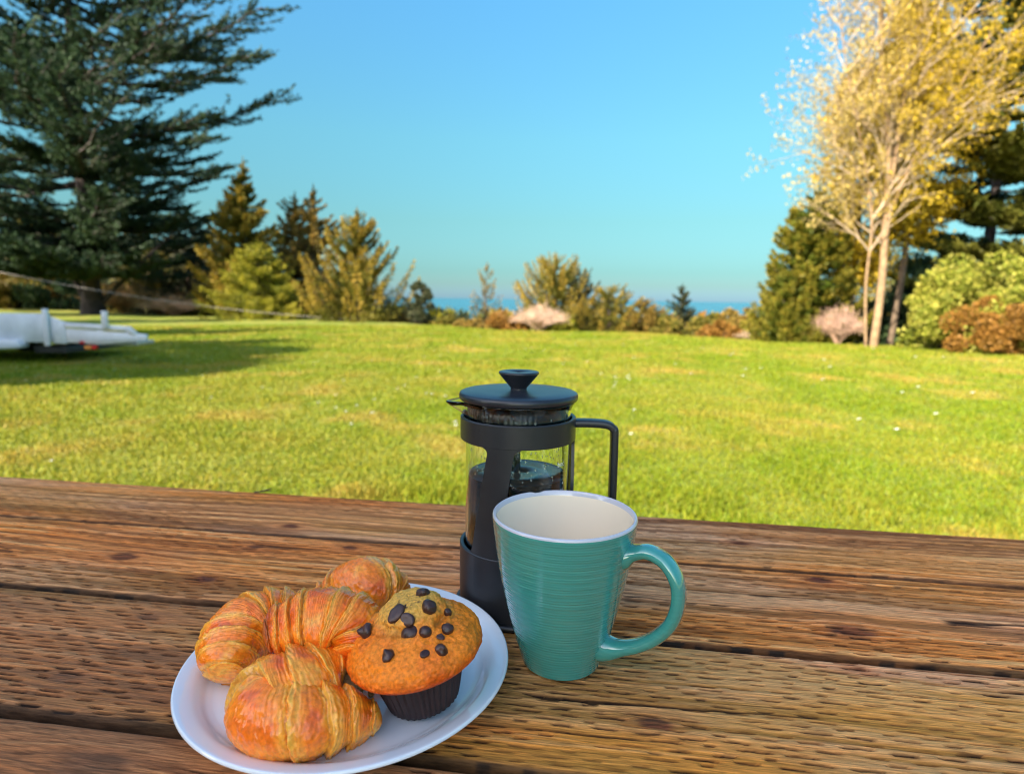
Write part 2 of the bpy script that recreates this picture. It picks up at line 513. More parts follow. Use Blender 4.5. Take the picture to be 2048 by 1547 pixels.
def blob_bush(x, y, h, w, palette, label, group=None, n=14000, leaf=0.05, name='leafy_bush', cat='bush', lobes=9, z=None, stems=10, bark=(0.11, 0.08, 0.06), elong=0.45):
    """leafy shrub: stems plus leaves clustered round many uneven twig clumps"""
    root = empty(name, (x, y, float(ground_z(x, y)) - 0.03 if z is None else z))
    tag(root, label, cat, group)
    st = Bag(); LV = []; LC = []
    cl = []
    for i in range(lobes * 5):
        a = rng.random() * 2 * np.pi; rr = w * (0.15 + 0.8 * rng.random() ** 0.7)
        hz = h * (0.15 + 0.8 * rng.random()) * math.sqrt(max(0.05, 1 - (rr / (w * 1.05)) ** 2))
        cl.append((rr * math.cos(a), rr * math.sin(a), hz, (0.10 + 0.13 * rng.random()) * min(w, h) * 1.2))
    for i, (a, b, c, r) in enumerate(cl):
        if i < stems * 2:
            t = np.linspace(0, 1, 6)[:, None]
            P = np.array([a * .1, b * .1, 0]) * (1 - t) + np.array([a, b, c]) * t + np.array([0, 0, 0.15 * h]) * (t * (1 - t))
            st.tube(P, 0.02 * h * (1 - 0.8 * t[:, 0]) * 0.6, 5, bark)
        q = n // len(cl)
        D = rvec(q); rad = r * (0.35 + 0.75 * rng.random(q) ** 0.6)
        P = np.array([a, b, c]) + D * rad[:, None] * np.array([1, 1, 0.8])
        P[:, 2] = np.maximum(P[:, 2], 0.02)
        D2 = unit(D + rng.normal(size=(q, 3)) * 0.8 + np.array([0, 0, 0.3])); Wd = unit(np.cross(D2, rvec(q)))
        ll = leaf * (0.6 + 0.8 * rng.random(q))
        V, _ = tris_from(P, D2, Wd, ll, ll * elong)
        LV.append(V)
        c2 = pal(palette, np.full(q, rng.random()) * 0.6 + 0.4 * rng.random(q), (rad / r > 0.85) * rng.random(q), q)
        LC.append(np.repeat(c2, 3, 0))
    V = np.concatenate(LV)
    mk('leaves', V, np.arange(len(V)).reshape(-1, 3), M['leaf'], root, np.concatenate(LC), False)
    st.build('stems', M['bark'], root, True)
    return root

def twig_bush(x, y, h, w, col, label, n=260, z=None, group=None):
    """leafless dry shrub: hundreds of thin arching twigs"""
    o = empty('dry_bush', (x, y, float(ground_z(x, y)) - 0.03 if z is None else z))
    tag(o, label, 'bush', group)
    b = Bag(); t = np.linspace(0, 1, 5)[:, None]; b2 = Bag()
    for i in range(n):
        a = rng.random() * 2 * np.pi; e = rng.random() ** 0.6
        tip = np.array([math.cos(a) * w * e, math.sin(a) * w * e, h * (1.05 - 0.55 * e * e) * (0.55 + 0.45 * rng.random())])
        P = tip * t + np.array([0, 0, 0.35 * h * e]) * t * (1 - t) * 2 + rng.normal(size=(5, 3)) * 0.012 * h
        c = np.array(col) * (0.7 + 0.6 * rng.random())
        (b2 if i < 14 else b).tube(P, (0.011 if i < 14 else 0.006) * h * (1 - 0.75 * t[:, 0]), 3, c)
        for k in range(4):
            p0 = P[2] + (P[4] - P[2]) * rng.random()
            p1 = p0 + (rvec(1)[0] + np.array([0, 0, 0.4])) * h * 0.16
            b.tube(np.linspace(p0, p1, 3), 0.0035 * h, 3, c * 1.1)
    b.build('twigs', M['bark'], o)
    b2.build('branches', M['bark'], o)
    return o

def px(pxx, Y): return (pxx - 1024) / F * Y
def top_h(ptop, pxx, Y, zb):
    """height a thing at depth Y must have for its top to reach photograph row ptop"""
    hor = 596.5 + (pxx - 1024) * math.tan(ROLL)
    return CAMZ + (hor - ptop) / F * Y - zb
def con(pxx, ptop, hw, Y, palette, label, **k):
    k['n_leaf'] = int(k.get('n_leaf', 26000) * 1.45)
    x = px(pxx, Y); zb = float(ground_z(x, Y)) - 0.05
    return conifer(x, Y, top_h(ptop, pxx, Y, zb), hw / F * Y, palette, label, **k)

# row of spruces across the far edge of the lawn
con(498, 345, 112, 28, 'spruce', 'tallest pointed spruce of the row left of centre, dark tip', n_leaf=30000, nb=190, spiky=0.6, rise=0.25, droop=0.25, power=1.05)
con(520, 488, 108, 25.2, 'fresh', 'young bright green spruce in front of the tallest spruce', n_leaf=30000, nb=190, power=0.6, spiky=0.3, rise=0.1, droop=0.3)
con(632, 392, 100, 30.5, 'brown', 'thin brownish spruce with sky showing through behind the bright ones', n_leaf=16000, nb=140, power=0.8, gaps=0.2, spiky=0.6, rise=0.3)
con(596, 405, 70, 32, 'brown', 'round-headed brown tree just right of the tallest spruce', n_leaf=15000, nb=120, power=0.5, gaps=0.2, spiky=0.6, rise=0.3)
con(716, 432, 112, 24.8, 'spruce', 'orange-tipped spruce with long upswept fronds reaching right', n_leaf=28000, nb=150, power=0.85, spiky=0.8, rise=0.40, droop=0.3, gaps=0.2)
con(382, 432, 100, 33, 'grey', 'dark drooping conifer in the gap beside the big cypress', n_leaf=20000, nb=130, power=0.5, spiky=0.2, rise=0.15, gaps=0.1)
con(300, 470, 90, 34, 'olive', 'olive conifer half hidden behind the big dark cypress', n_leaf=18000, nb=120, power=0.5, spiky=0.3)
blob_bush(px(841, 24), 24, top_h(556, 841, 24, float(ground_z(px(841, 24), 24))), 0.52, 'grey', 'small dark round-topped tree left of the hill', name='round_tree', cat='tree', leaf=0.075, n=9000)
con(970, 532, 36, 22, 'brown', 'spindly almost bare conifer standing alone before the sea', n_leaf=1500, nb=46, power=0.7, spiky=0.8, rise=0.5, start=0.1, trunk_r=0.035)
con(1108, 522, 92, 20.8, 'spruce', 'spreading spiky spruce at the centre behind the pale dry bush', n_leaf=22000, nb=120, power=0.55, spiky=0.8, rise=0.42, droop=0.25, gaps=0.15)
con(1150, 540, 66, 22, 'grey', 'greyer spruce leaning against the spreading central one', n_leaf=14000, nb=90, power=0.5, spiky=0.7, rise=0.4)
con(1215, 575, 78, 20.6, 'spruce', 'low orange-brown spruce right of the central spreading one', n_leaf=14000, nb=90, power=0.45, spiky=0.7, rise=0.25)
con(1285, 600, 62, 20.4, 'brown', 'smallest orange-brown spruce just left of the sea gap', n_leaf=9000, nb=70, power=0.5, spiky=0.5)
con(1242, 578, 25, 22.5, 'grey', 'thin pointed sapling poking above the orange-brown spruces', n_leaf=3000, nb=50, power=0.8, spiky=0.5)
con(1357, 572, 44, 21.5, 'grey', 'narrow grey-green young spruce right of the sea gap', n_leaf=11000, nb=110, power=0.7, spiky=0.4)
for i, (p, t, w, Y, pl, lb) in enumerate([
        (1415, 618, 45, 19.5, 'olive', 'olive bush right beside the narrow grey-green spruce'),
        (1470, 610, 48, 19.0, 'brown', 'brown bush below the right-hand hill'),
        (1440, 640, 40, 18.2, 'rust', 'low rusty bush at the lawn edge below the right-hand hill'),
        (900, 628, 50, 24.0, 'olive', 'low olive bush left of the spindly bare conifer'),
        (1010, 620, 44, 21.5, 'rust', 'rusty bush between spindly conifer and pale dry bush'),
        (940, 636, 40, 21.0, 'brown', 'low brown bush at the foot of the spindly conifer'),
        (785, 590, 60, 26.5, 'brown', 'brown bush in the shade left of the round-topped tree'),
        (1120, 630, 36, 19.9, 'fresh', 'small yellow-green bush in front of the central spruce'),
        (880, 612, 40, 26.0, 'fresh', 'yellow-green bush right of the round-topped tree'),
        (1180, 612, 46, 22.5, 'fresh', 'yellow-green bush behind the central spruces'),
        (1325, 628, 34, 20.0, 'olive', 'low olive bush left of the narrow grey-green spruce'),
        (740, 612, 50, 25.5, 'fresh', 'yellow-green bush right of the orange-tipped spruce'),
        (1520, 640, 36, 17.2, 'olive', 'dull green bush at the foot of the tall right spruce'),
        ]):
    x = px(p, Y); zb = float(ground_z(x, Y))
    blob_bush(x, Y, top_h(t, p, Y, zb), w / F * Y, pl, lb, group='bushes along the far lawn edge', n=6500, leaf=0.07)
for (p, t, w, Y, lb, c) in [
        (1078, 603, 66, 19.4, 'pale pinkish dry bush at the centre of the lawn edge', (0.50, 0.34, 0.25)),
        (352, 585, 75, 28.0, 'pinkish dry bush in front of the dark left trees', (0.46, 0.29, 0.19)),
        (1672, 608, 52, 15.4, 'dry bare bush beside the birch trunk', (0.42, 0.27, 0.20)),
        (1500, 655, 36, 16.8, 'low pale dry bush near the tall right spruce', (0.42, 0.30, 0.20)),
        (250, 560, 75, 30.0, 'orange dry bush under the cypress boughs', (0.44, 0.27, 0.12))]:
    x = px(p, Y); zb = float(ground_z(x, Y))
    twig_bush(x, Y, top_h(t, p, Y, zb), w / F * Y, c, lb, n=330)

# right-hand group
con(1608, 395, 100, 16.6, 'moss', 'green and gold spruce behind the pale birch', n_leaf=42000, nb=230, power=0.62, spiky=0.6, rise=0.25)
con(1560, 545, 62, 16.0, 'moss', 'lower green spruce with a twig reaching left at the sky', n_leaf=17000, nb=110, power=0.55, spiky=0.8, rise=0.3)
for (p, t, w, Y, lb) in [(1850, 470, 100, 18.5, 'dark green thicket between birch and yellow shrub'), (1745, 590, 70, 19.5, 'dark thicket behind the birch trunk'),
                         (1930, 520, 110, 19.0, 'tall dark thicket behind the yellow shrub')]:
    x = px(p, Y); zb = float(ground_z(x, Y))
    blob_bush(x, Y, top_h(t, p, Y, zb), w / F * Y, 'dark', lb, n=12000, leaf=0.10, name='thicket')
x = px(1965, 13.6); blob_bush(x, 13.6, top_h(505, 1965, 13.6, 0), 1.55, 'shrub', 'big yellow-green leafy shrub at the right edge', n=38000, leaf=0.065, lobes=16)
x = px(1995, 12.7); blob_bush(x, 12.7, top_h(590, 1995, 12.7, 0), 1.0, 'rust', 'rust-orange shrub in front of the yellow-green one', n=22000, leaf=0.055, lobes=12)

def layered(x, y, h, label, boughs, palette, n_leaf, trunk, leafL=0.15, name='cypress_tree', trunk_r=0.32, lean=(0, 0), bark=(0.055, 0.042, 0.04), cat='tree'):
    """old coastal cypress: heavy trunk and long level boughs with upturned feathery plates.
    boughs: (start height, azimuth deg, length, rise)"""
    zb = float(ground_z(x, y)) - 0.08
    root = empty(name, (x, y, zb)); tag(root, label, cat)
    tk = Bag()
    tz = np.linspace(0, h, 16)
    C = np.stack([lean[0] * (tz / h) ** 1.3, lean[1] * (tz / h) ** 1.3, tz], -1)
    tk.tube(C, trunk_r * (1 - tz / h * 0.85) * (1 + 0.5 * np.exp(-tz / 0.4)), 10, bark)
    for tr in trunk: tk.tube(catmull(np.array(tr[0], float), 5), np.linspace(tr[1], tr[1] * 0.25, 5 * (len(tr[0]) - 1) + 1), 7, bark)
    LV = []; LC = []
    tot = sum(b[2] for b in boughs)
    for (bz, az, L, rise) in boughs:
        a = R(az)
        base = np.array([np.interp(bz, tz, C[:, 0]), np.interp(bz, tz, C[:, 1]), bz])
        d = np.array([math.cos(a), math.sin(a), 0]); sd = np.array([-d[1], d[0], 0])
        s = np.linspace(0, 1, 12)
        wob = np.cumsum(rng.normal(size=12)) * 0.018 * L
        B = base + d * (s * L)[:, None] + sd * wob[:, None] + np.array([0, 0, 1]) * (rise * L * s ** 1.4 - 0.10 * L * np.sin(s * np.pi))[:, None]
        tk.tube(B, 0.10 * (L / 8) * (1 - 0.85 * s) + 0.012, 5, bark)
        nsp = int(9 + L * 3.8)
        q = int(n_leaf * (L / tot) / nsp)
        for j in range(nsp):
            u = 0.18 + 0.82 * (j + rng.random()) / nsp
            p = np.array([np.interp(u, s, B[:, k]) for k in range(3)])
            sg = -1 if rng.random() < .5 else 1
            sl_ = L * (0.10 + 0.20 * rng.random()) * (1.15 - 0.55 * u) + 0.25
            dirv = unit(d * (0.9) + sd * sg * (0.25 + 0.75 * rng.random()) + np.array([0, 0, -0.05 + 0.30 * rng.random()]))
            t = np.linspace(0, 1, 6)
            spr = p + dirv * (t * sl_)[:, None] + np.array([0, 0, 1]) * (0.18 * sl_ * t ** 2.5 - 0.1 * sl_ * t * (1 - t))[:, None]
            tk.tube(spr, 0.022 * (1 - 0.8 * t) + 0.004, 3, bark)
            v = rng.random(q) ** 0.8
            P = np.stack([np.interp(v, t, spr[:, k]) for k in range(3)], -1)
            off = rng.normal(size=(q, 3)) * np.array([1, 1, 0.40]) * (0.036 * sl_ * (1.2 - v) + 0.03)[:, None]
            P = P + off
            D = unit(dirv + rng.normal(size=(q, 3)) * 0.55 + np.array([0, 0, 0.10])); Wd = unit(np.cross(D, rvec(q)))
            ll = leafL * (0.5 + rng.random(q))
            V, _ = tris_from(P, D, Wd, ll, ll * 0.24)
            LV.append(V)
            c = pal(palette, np.clip(0.55 * rng.random() + 0.45 * rng.random(q), 0, 1), (off[:, 2] > 0.06) * rng.random(q), q)
            LC.append(np.repeat(c, 3, 0))
    V = np.concatenate(LV)
    mk('crown', V, np.arange(len(V)).reshape(-1, 3), M['leaf'], root, np.concatenate(LC), False)
    tk.build('trunk', M['bark'], root, True)
    return root

# the huge cypress on the left; its boughs reach over the lawn edge to the right
bl = []
Yc = 27.5
zc = float(ground_z(px(190, Yc), Yc))
def bough_px(p_tip, y_tip, p0=190, Y=Yc, drop=0.0):
    """a bough whose tip lies at a photograph point"""
    xt = px(p_tip, Y); hor = 596.5 + (p_tip - 1024) * math.tan(ROLL)
    zt = CAMZ + (hor - y_tip) / F * Y - zc
    L = abs(xt - px(p0, Y)); rise = 0.10
    return (max(2.5, zt - rise * L), L, rise)
for (p_, y_) in [(545, 70), (520, 150), (535, 212), (470, 20), (440, 250), (415, 300), (440, 352), (395, 120), (470, 110), (360, 60), (405, 200), (350, 395), (330, 330), (300, 270), (500, -30), (430, -90), (300, 440), (370, 430)]:
    hz, L, ri = bough_px(p_, y_)
    bl.append((hz, rng.uniform(-9, 7), L * 1.04, ri))
for i in range(46):
    hz = 3.2 + 15.5 * (i + rng.random()) / 46
    L = (8.4 if hz < 14 else 6.2) * (0.55 + 0.5 * rng.random())
    bl.append((hz, rng.uniform(40, 330) if i % 3 else rng.uniform(-70, -20), L, rng.uniform(0.0, 0.12)))
for i in range(30):
    bl.append((4 + 14 * rng.random(), rng.uniform(-125, -55), rng.uniform(2.4, 5.5), rng.uniform(0.0, 0.12)))
for i in range(26):
    bl.append((rng.uniform(8, 15.5), rng.uniform(-140, -40), rng.uniform(1.6, 3.4), rng.uniform(-0.05, 0.10)))
for i in range(34):
    bl.append((rng.uniform(1.9, 4.2), rng.uniform(-150, -30), rng.uniform(1.8, 4.2), rng.uniform(-0.12, 0.05)))
for i in range(52):
    bl.append((rng.uniform(2.0, 7.8), rng.uniform(-180, 180), rng.uniform(2.4, 5.0), rng.uniform(-0.05, 0.12)))
layered(px(190, Yc), Yc, 19.5, 'huge dark cypress with layered boughs filling the upper left', bl, 'cypress', 250000,
        [([(0.1, 0, 0.3), (1.3, 0.2, 1.6), (2.6, 0.1, 2.7), (4.2, 0.3, 4.2)], 0.14), ([(-0.1, 0, 0.3), (-1.2, 0.3, 2.2), (-2.0, .2, 4.4)], 0.16)], trunk_r=0.36)
# second dark conifer closing the left edge
bl = [(1.6 + 11 * (i + rng.random()) / 60, rng.uniform(-180, 180), rng.uniform(2.2, 4.8) * (1 if i < 40 else 0.7), rng.uniform(0, 0.15)) for i in range(60)]
layered(px(-70, 31), 31, 14, 'dark cypress cut by the left edge behind the huge one', bl, 'dark', 80000, [], trunk_r=0.25)
con(60, 430, 130, 37, 'olive', 'olive-brown conifer at the far left behind the trailer', n_leaf=16000, nb=120, power=0.4, spiky=0.3)
con(190, 455, 110, 38, 'brown', 'brown conifer seen behind the huge cypress trunk', n_leaf=15000, nb=110, power=0.4, spiky=0.3)
for (p, t, w, Y, pl, lb) in [(20, 545, 80, 36, 'brown', 'brown thicket at the left edge beyond the trailer'), (120, 560, 80, 36, 'dark', 'dark thicket left of the cypress trunk'),
                             (300, 560, 70, 34, 'grey', 'grey-green thicket right of the cypress trunk'), (430, 575, 70, 30, 'olive', 'olive thicket left of the young bright spruce'),
                             (660, 560, 80, 30, 'olive', 'olive thicket behind the orange-tipped spruce')]:
    x = px(p, Y); zb = float(ground_z(x, Y))
    blob_bush(x, Y, top_h(t, p, Y, zb), w / F * Y, pl, lb, n=11000, leaf=0.13, name='thicket', lobes=10)

# big dark conifer closing the right edge
bl = []
Yr = 16.5
for i in range(95):
    hz = 1.2 + 11.5 * (i + rng.random()) / 95
    bl.append((hz, rng.uniform(120, 260) if i % 2 else rng.uniform(-120, 120), rng.uniform(1.7, 3.5) * (1.0 if hz < 8 else 0.85), rng.uniform(0.02, 0.2)))
layered(px(2085, Yr), Yr, 13.5, 'big dark green conifer closing the right edge', bl, 'olive', 250000, [], leafL=0.14, trunk_r=0.28)
bl = [(2.2 + 10 * (i + rng.random()) / 50, rng.uniform(-180, 180), rng.uniform(1.3, 2.7), rng.uniform(0.02, 0.2)) for i in range(50)]
layered(px(1950, 19), 19, 12.5, 'dark conifer rising between the birch and the right edge', bl, 'cypress', 80000, [], leafL=0.14, trunk_r=0.2)

# pale birch, coming into leaf
def birch(x, y, h, label):
    zb = float(ground_z(x, y)) - 0.05
    root = empty('birch_tree', (x, y, zb)); tag(root, label, 'tree')
    tk = Bag(); LV = []; LC = []
    bark = (0.27, 0.175, 0.095)
    tips = []
    def grow(p, d, L, r, depth, bend):
        n = 7
        pts = [p]
        for i in range(n - 1):
            d = unit(d + rng.normal(size=3) * 0.09 + np.array([0, 0, bend]))
            pts.append(pts[-1] + d * L / (n - 1))
        pts = np.array(pts)
        c = np.array(bark) * (0.85 + 0.3 * rng.random())
        tk.tube(pts, np.linspace(r, r * 0.45, n), 7 if depth < 2 else 3, c if depth < 2 else c * np.array((1.5, 1.75, 2.1)))
        if depth >= 4:
            tips.append(pts); return
        nk = (15, 9, 6, 4)[depth]
        for k in range(nk):
            u = (0.10 if depth == 0 else 0.2) + (0.90 if depth == 0 else 0.8) * (k + rng.random()) / nk
            q = np.array([np.interp(u, np.linspace(0, 1, n), pts[:, j]) for j in range(3)])
            a = rng.random() * 2 * np.pi
            sd = unit(np.cross(d, np.array([math.cos(a), math.sin(a), 0.3])))
            nd = unit(d * 0.75 + sd * (0.60 if depth else 0.52))
            grow(q, nd, L * ((0.42 - 0.18 * u) if depth == 0 else 0.52), r * (0.42 if depth == 0 else 0.5) * (1 - 0.4 * u), depth + 1, 0.03)
    def stem(path, r):
        P = catmull(np.array(path, float), 4)
        tk.tube(P, np.linspace(r, r * 0.35, len(P)), 9, bark)
        return P
    P = stem([(0, 0, 0), (0.05, 0, 1.5), (0.02, 0.05, 3.2), (-0.10, 0, 4.6), (-0.32, 0.1, 6.0), (-0.6, 0, 7.6), (-0.8, 0, 9.6)], 0.095)
    P2 = stem([(-0.15, 0.05, 0), (-0.32, 0, 1.5), (-0.32, 0, 3.0), (-0.6, 0.1, 4.4), (-1.2, 0, 6.2), (-1.6, 0, 8.0)], 0.034)
    P3 = stem([(0.0, 0, 3.6), (0.15, 0.1, 5.0), (0.25, 0, 6.8), (0.4, 0, 9.0)], 0.075)
    P4 = stem([(0.02, 0, 3.0), (0.5, 0.1, 4.2), (1.15, 0.1, 5.4), (1.9, 0, 7.0)], 0.06)
    for (Q, lo, n_) in ((P, 0.28, 30), (P2, 0.3, 22), (P3, 0.1, 16), (P4, 0.25, 10)):
        for k in range(n_):
            u = lo + (0.99 - lo) * (k + rng.random()) / n_
            i = u * (len(Q) - 1); q = Q[int(i)]
            a = rng.random() * 2 * np.pi
            d0 = unit(Q[min(int(i) + 1, len(Q) - 1)] - Q[max(int(i) - 1, 0)])
            nd = unit(d0 * 0.8 + np.array([math.cos(a), math.sin(a) * 0.8, 0]) * 0.72)
            grow(q, nd, rng.uniform(1.2, 2.3) * (1.1 - 0.35 * u), 0.03 * (1.2 - 0.6 * u), 2, 0.02)
    tk.build('trunk', M['bark'], root, True)
    allp = np.array([t[j] for t in tips for j in (2, 4, 6)])
    n = 44000
    idx = rng.integers(0, len(allp), n)
    P = allp[idx] + rng.normal(size=(n, 3)) * 0.05
    keep = rng.random(n) < (0.50 + 0.50 * sst(-2.0, 0.4, P[:, 0])) * (0.5 + 0.5 * sst(9, 5, P[:, 2]))
    P = P[keep]; n = len(P)
    D = unit(rng.normal(size=(n, 3)) + np.array([0, 0, -0.3])); Wd = unit(np.cross(D, rvec(n)))
    ll = 0.055 * (0.6 + 0.8 * rng.random(n))
    V, _ = tris_from(P, D, Wd, ll, ll * 0.42)
    c = pal('gold', rng.random(n), (rng.random(n) < .3) * rng.random(n), n)
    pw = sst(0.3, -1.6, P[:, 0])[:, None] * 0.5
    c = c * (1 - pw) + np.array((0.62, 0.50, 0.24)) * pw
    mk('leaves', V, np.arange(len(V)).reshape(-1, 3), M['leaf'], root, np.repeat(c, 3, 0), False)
birch(px(1745, 14.6), 14.6, 9.6, 'pale birch with bare twigs and golden leaves on the right')
# golden tree behind the birch crown, against the dark conifer
blb = empty  # (helper name kept short)
def golden(x, y, h, z0, w, n, label):
    zb = float(ground_z(x, y)) - 0.05
    root = empty('golden_tree', (x, y, zb)); tag(root, label, 'tree')
    tk = Bag(); bark = (0.14, 0.10, 0.065)
    tz = np.linspace(0, h, 12); C = np.stack([0.2 * np.sin(tz * .5), 0 * tz, tz], -1)
    tk.tube(C, 0.10 * (1 - 0.85 * tz / h), 8, bark)
    LV = []; LC = []
    for k in range(70):
        f = z0 + (1 - z0) * rng.random(); a = rng.random() * 2 * np.pi; L = w * (0.5 + 0.6 * rng.random()) * math.sin(math.pi * (0.22 + 0.72 * (f - z0) / (1 - z0)))
        base = np.array([0.2 * math.sin(f * h * .5), 0, f * h - L * 0.6])
        tip = base + np.array([math.cos(a) * L, math.sin(a) * L, L * 0.9])
        t = np.linspace(0, 1, 6)[:, None]
        P = base * (1 - t) + tip * t + np.array([math.cos(a), math.sin(a), 0]) * L * 0.2 * t * (1 - t)
        tk.tube(P, 0.03 * (1 - 0.8 * t[:, 0]), 4, bark)
        q = n // 70
        u = 0.3 + 0.7 * rng.random(q)
        B = np.stack([np.interp(u, t[:, 0], P[:, j]) for j in range(3)], -1) + rng.normal(size=(q, 3)) * 0.20
        D = rvec(q); Wd = unit(np.cross(D, rvec(q))); ll = 0.085 * (0.6 + 0.8 * rng.random(q))
        V, _ = tris_from(B, D, Wd, ll, ll * 0.42); LV.append(V)
        LC.append(np.repeat(pal('gold', np.full(q, rng.random()), (rng.random(q) < .2) * rng.random(q), q), 3, 0))
    V = np.concatenate(LV)
    mk('leaves', V, np.arange(len(V)).reshape(-1, 3), M['leaf'], root, np.concatenate(LC), False)
    tk.build('trunk', M['bark'], root, True)
golden(px(1775, 17), 17, 9.2, 0.36, 1.35, 26000, 'golden leafy tree just behind the birch crown')
golden(px(1680, 17.5), 17.5, 7.4, 0.28, 1.5, 26000, 'lower golden tree between birch and green spruce')

# trees left of the frame (they throw the long shadows over the lawn)
for (x, y, h, w, lb) in [(-13.2, -0.8, 8.0, 2.4, 'nearest spruce left of the frame, level with the table'), (-12.8, 1.6, 7.5, 2.2, 'slim spruce left of the frame between two taller ones'), (-15.5, 1.6, 9.0, 2.8, 'spruce left of the frame beside the trailer'),
                         (-19, 4.5, 10.5, 3.0, 'tall spruce left of the frame by the trailer'), (-23.5, 10.5, 11, 3.2, 'tall spruce left of the frame near the lawn edge'),
                         (-29, 17, 11, 3.4, 'very tall spruce left of the frame')]:
    conifer(x, y, h, w, 'olive', lb, n_leaf=17000, nb=130, power=0.5, leafL=0.34)

# scrub on the slopes beyond, one mass
def scrub():
    n = 1500
    r = 24 * (210 / 24) ** rng.random(n); a = rng.uniform(-44, 44, n) * math.pi / 180
    x = r * np.sin(a); y = r * np.cos(a); o = edge_dist(x, y)
    ok = o > 3
    x, y, r = x[ok], y[ok], r[ok]; n = len(x)
    z = ground_z(x, y)
    hh = (0.5 + 1.2 * rng.random(n)) * (1 + r / 110)
    # keep the view to the sea open
    lim = CAMZ - r * 0.020 - z
    hh = np.where(np.abs(x / y) < 0.45, np.minimum(hh, np.maximum(lim, 0.3)), hh)
    q = 90
    C = np.stack([x, y, z + hh * 0.3], -1)
    D = rvec(n * q).reshape(n, q, 3)
    P = C[:, None] + D * (hh[:, None, None] * np.array([1.3, 1.3, 0.75])) * (0.55 + 0.5 * rng.random((n, q, 1)))
    P = P.reshape(-1, 3); Dn = unit(D.reshape(-1, 3) + rng.normal(size=(n * q, 3)) * .6); Wd = unit(np.cross(Dn, rvec(n * q)))
    ll = np.repeat(hh * 0.22, q) * (0.6 + 0.8 * rng.random(n * q))
    V, Fc = tris_from(P, Dn, Wd, ll, ll * 0.5)
    keys = [('brown', .36), ('olive', .3), ('rust', .12), ('grey', .22)]
    k = rng.choice(4, n, p=[v for _, v in keys])
    cols = np.array([[PAL[kk][0], PAL[kk][1]] for kk, _ in keys])
    t = rng.random((n, 1))
    c = cols[k, 0] * (1 - t) + cols[k, 1] * t
    c = np.repeat(c, q, 0) * (0.7 + .6 * rng.random(n * q))[:, None]
    o_ = mk('scrub', V, Fc, M['leaf'], None, np.repeat(c, 3, 0), False)
    tag(o_, 'brown and green scrub covering the slopes beyond the lawn', 'scrub', kind='stuff')
scrub()

# ================================================================== TRAILER
white_paint = mat('white_paint', (0.72, 0.73, 0.76), 0.45, noise=(5, 0.82, 1.05))
steel = mat('galvanised_steel', (0.50, 0.52, 0.55), 0.4, Metallic=0.6, noise=(12, 0.8, 1.1))
rubber = mat('rubber', (0.02, 0.02, 0.02), 0.7)
red_lens = mat('red_lens', (0.6, 0.02, 0.02), 0.3)
orange_lens = mat('orange_lens', (0.7, 0.25, 0.05), 0.3)
dark_m = mat('dark_metal', (0.03, 0.03, 0.03), 0.6)

def boxpart(name, parent, a, b, mt, bw=0.008):
    g = Bag(); g.box(a, b); o = g.build(name, mt, parent); bevel(o, bw); return o
def prism(name, parent, pts, y0, y1, mt, bw=0.006):
    """outline in x,z extruded in y"""
    n = len(pts)
    V = [(p[0], y0, p[1]) for p in pts] + [(p[0], y1, p[1]) for p in pts]
    me = bpy.data.meshes.new(name)
    me.from_pydata(V, [], [tuple(range(n)), tuple(range(2 * n - 1, n - 1, -1))] + [(i, i + n, (i + 1) % n + n, (i + 1) % n) for i in range(n)])
    me.update()
    import bmesh
    bm = bmesh.new(); bm.from_mesh(me); bmesh.ops.recalc_face_normals(bm, faces=bm.faces); bm.to_mesh(me); bm.free()
    o = link(name, me, mt, parent); bevel(o, bw, 1); return o

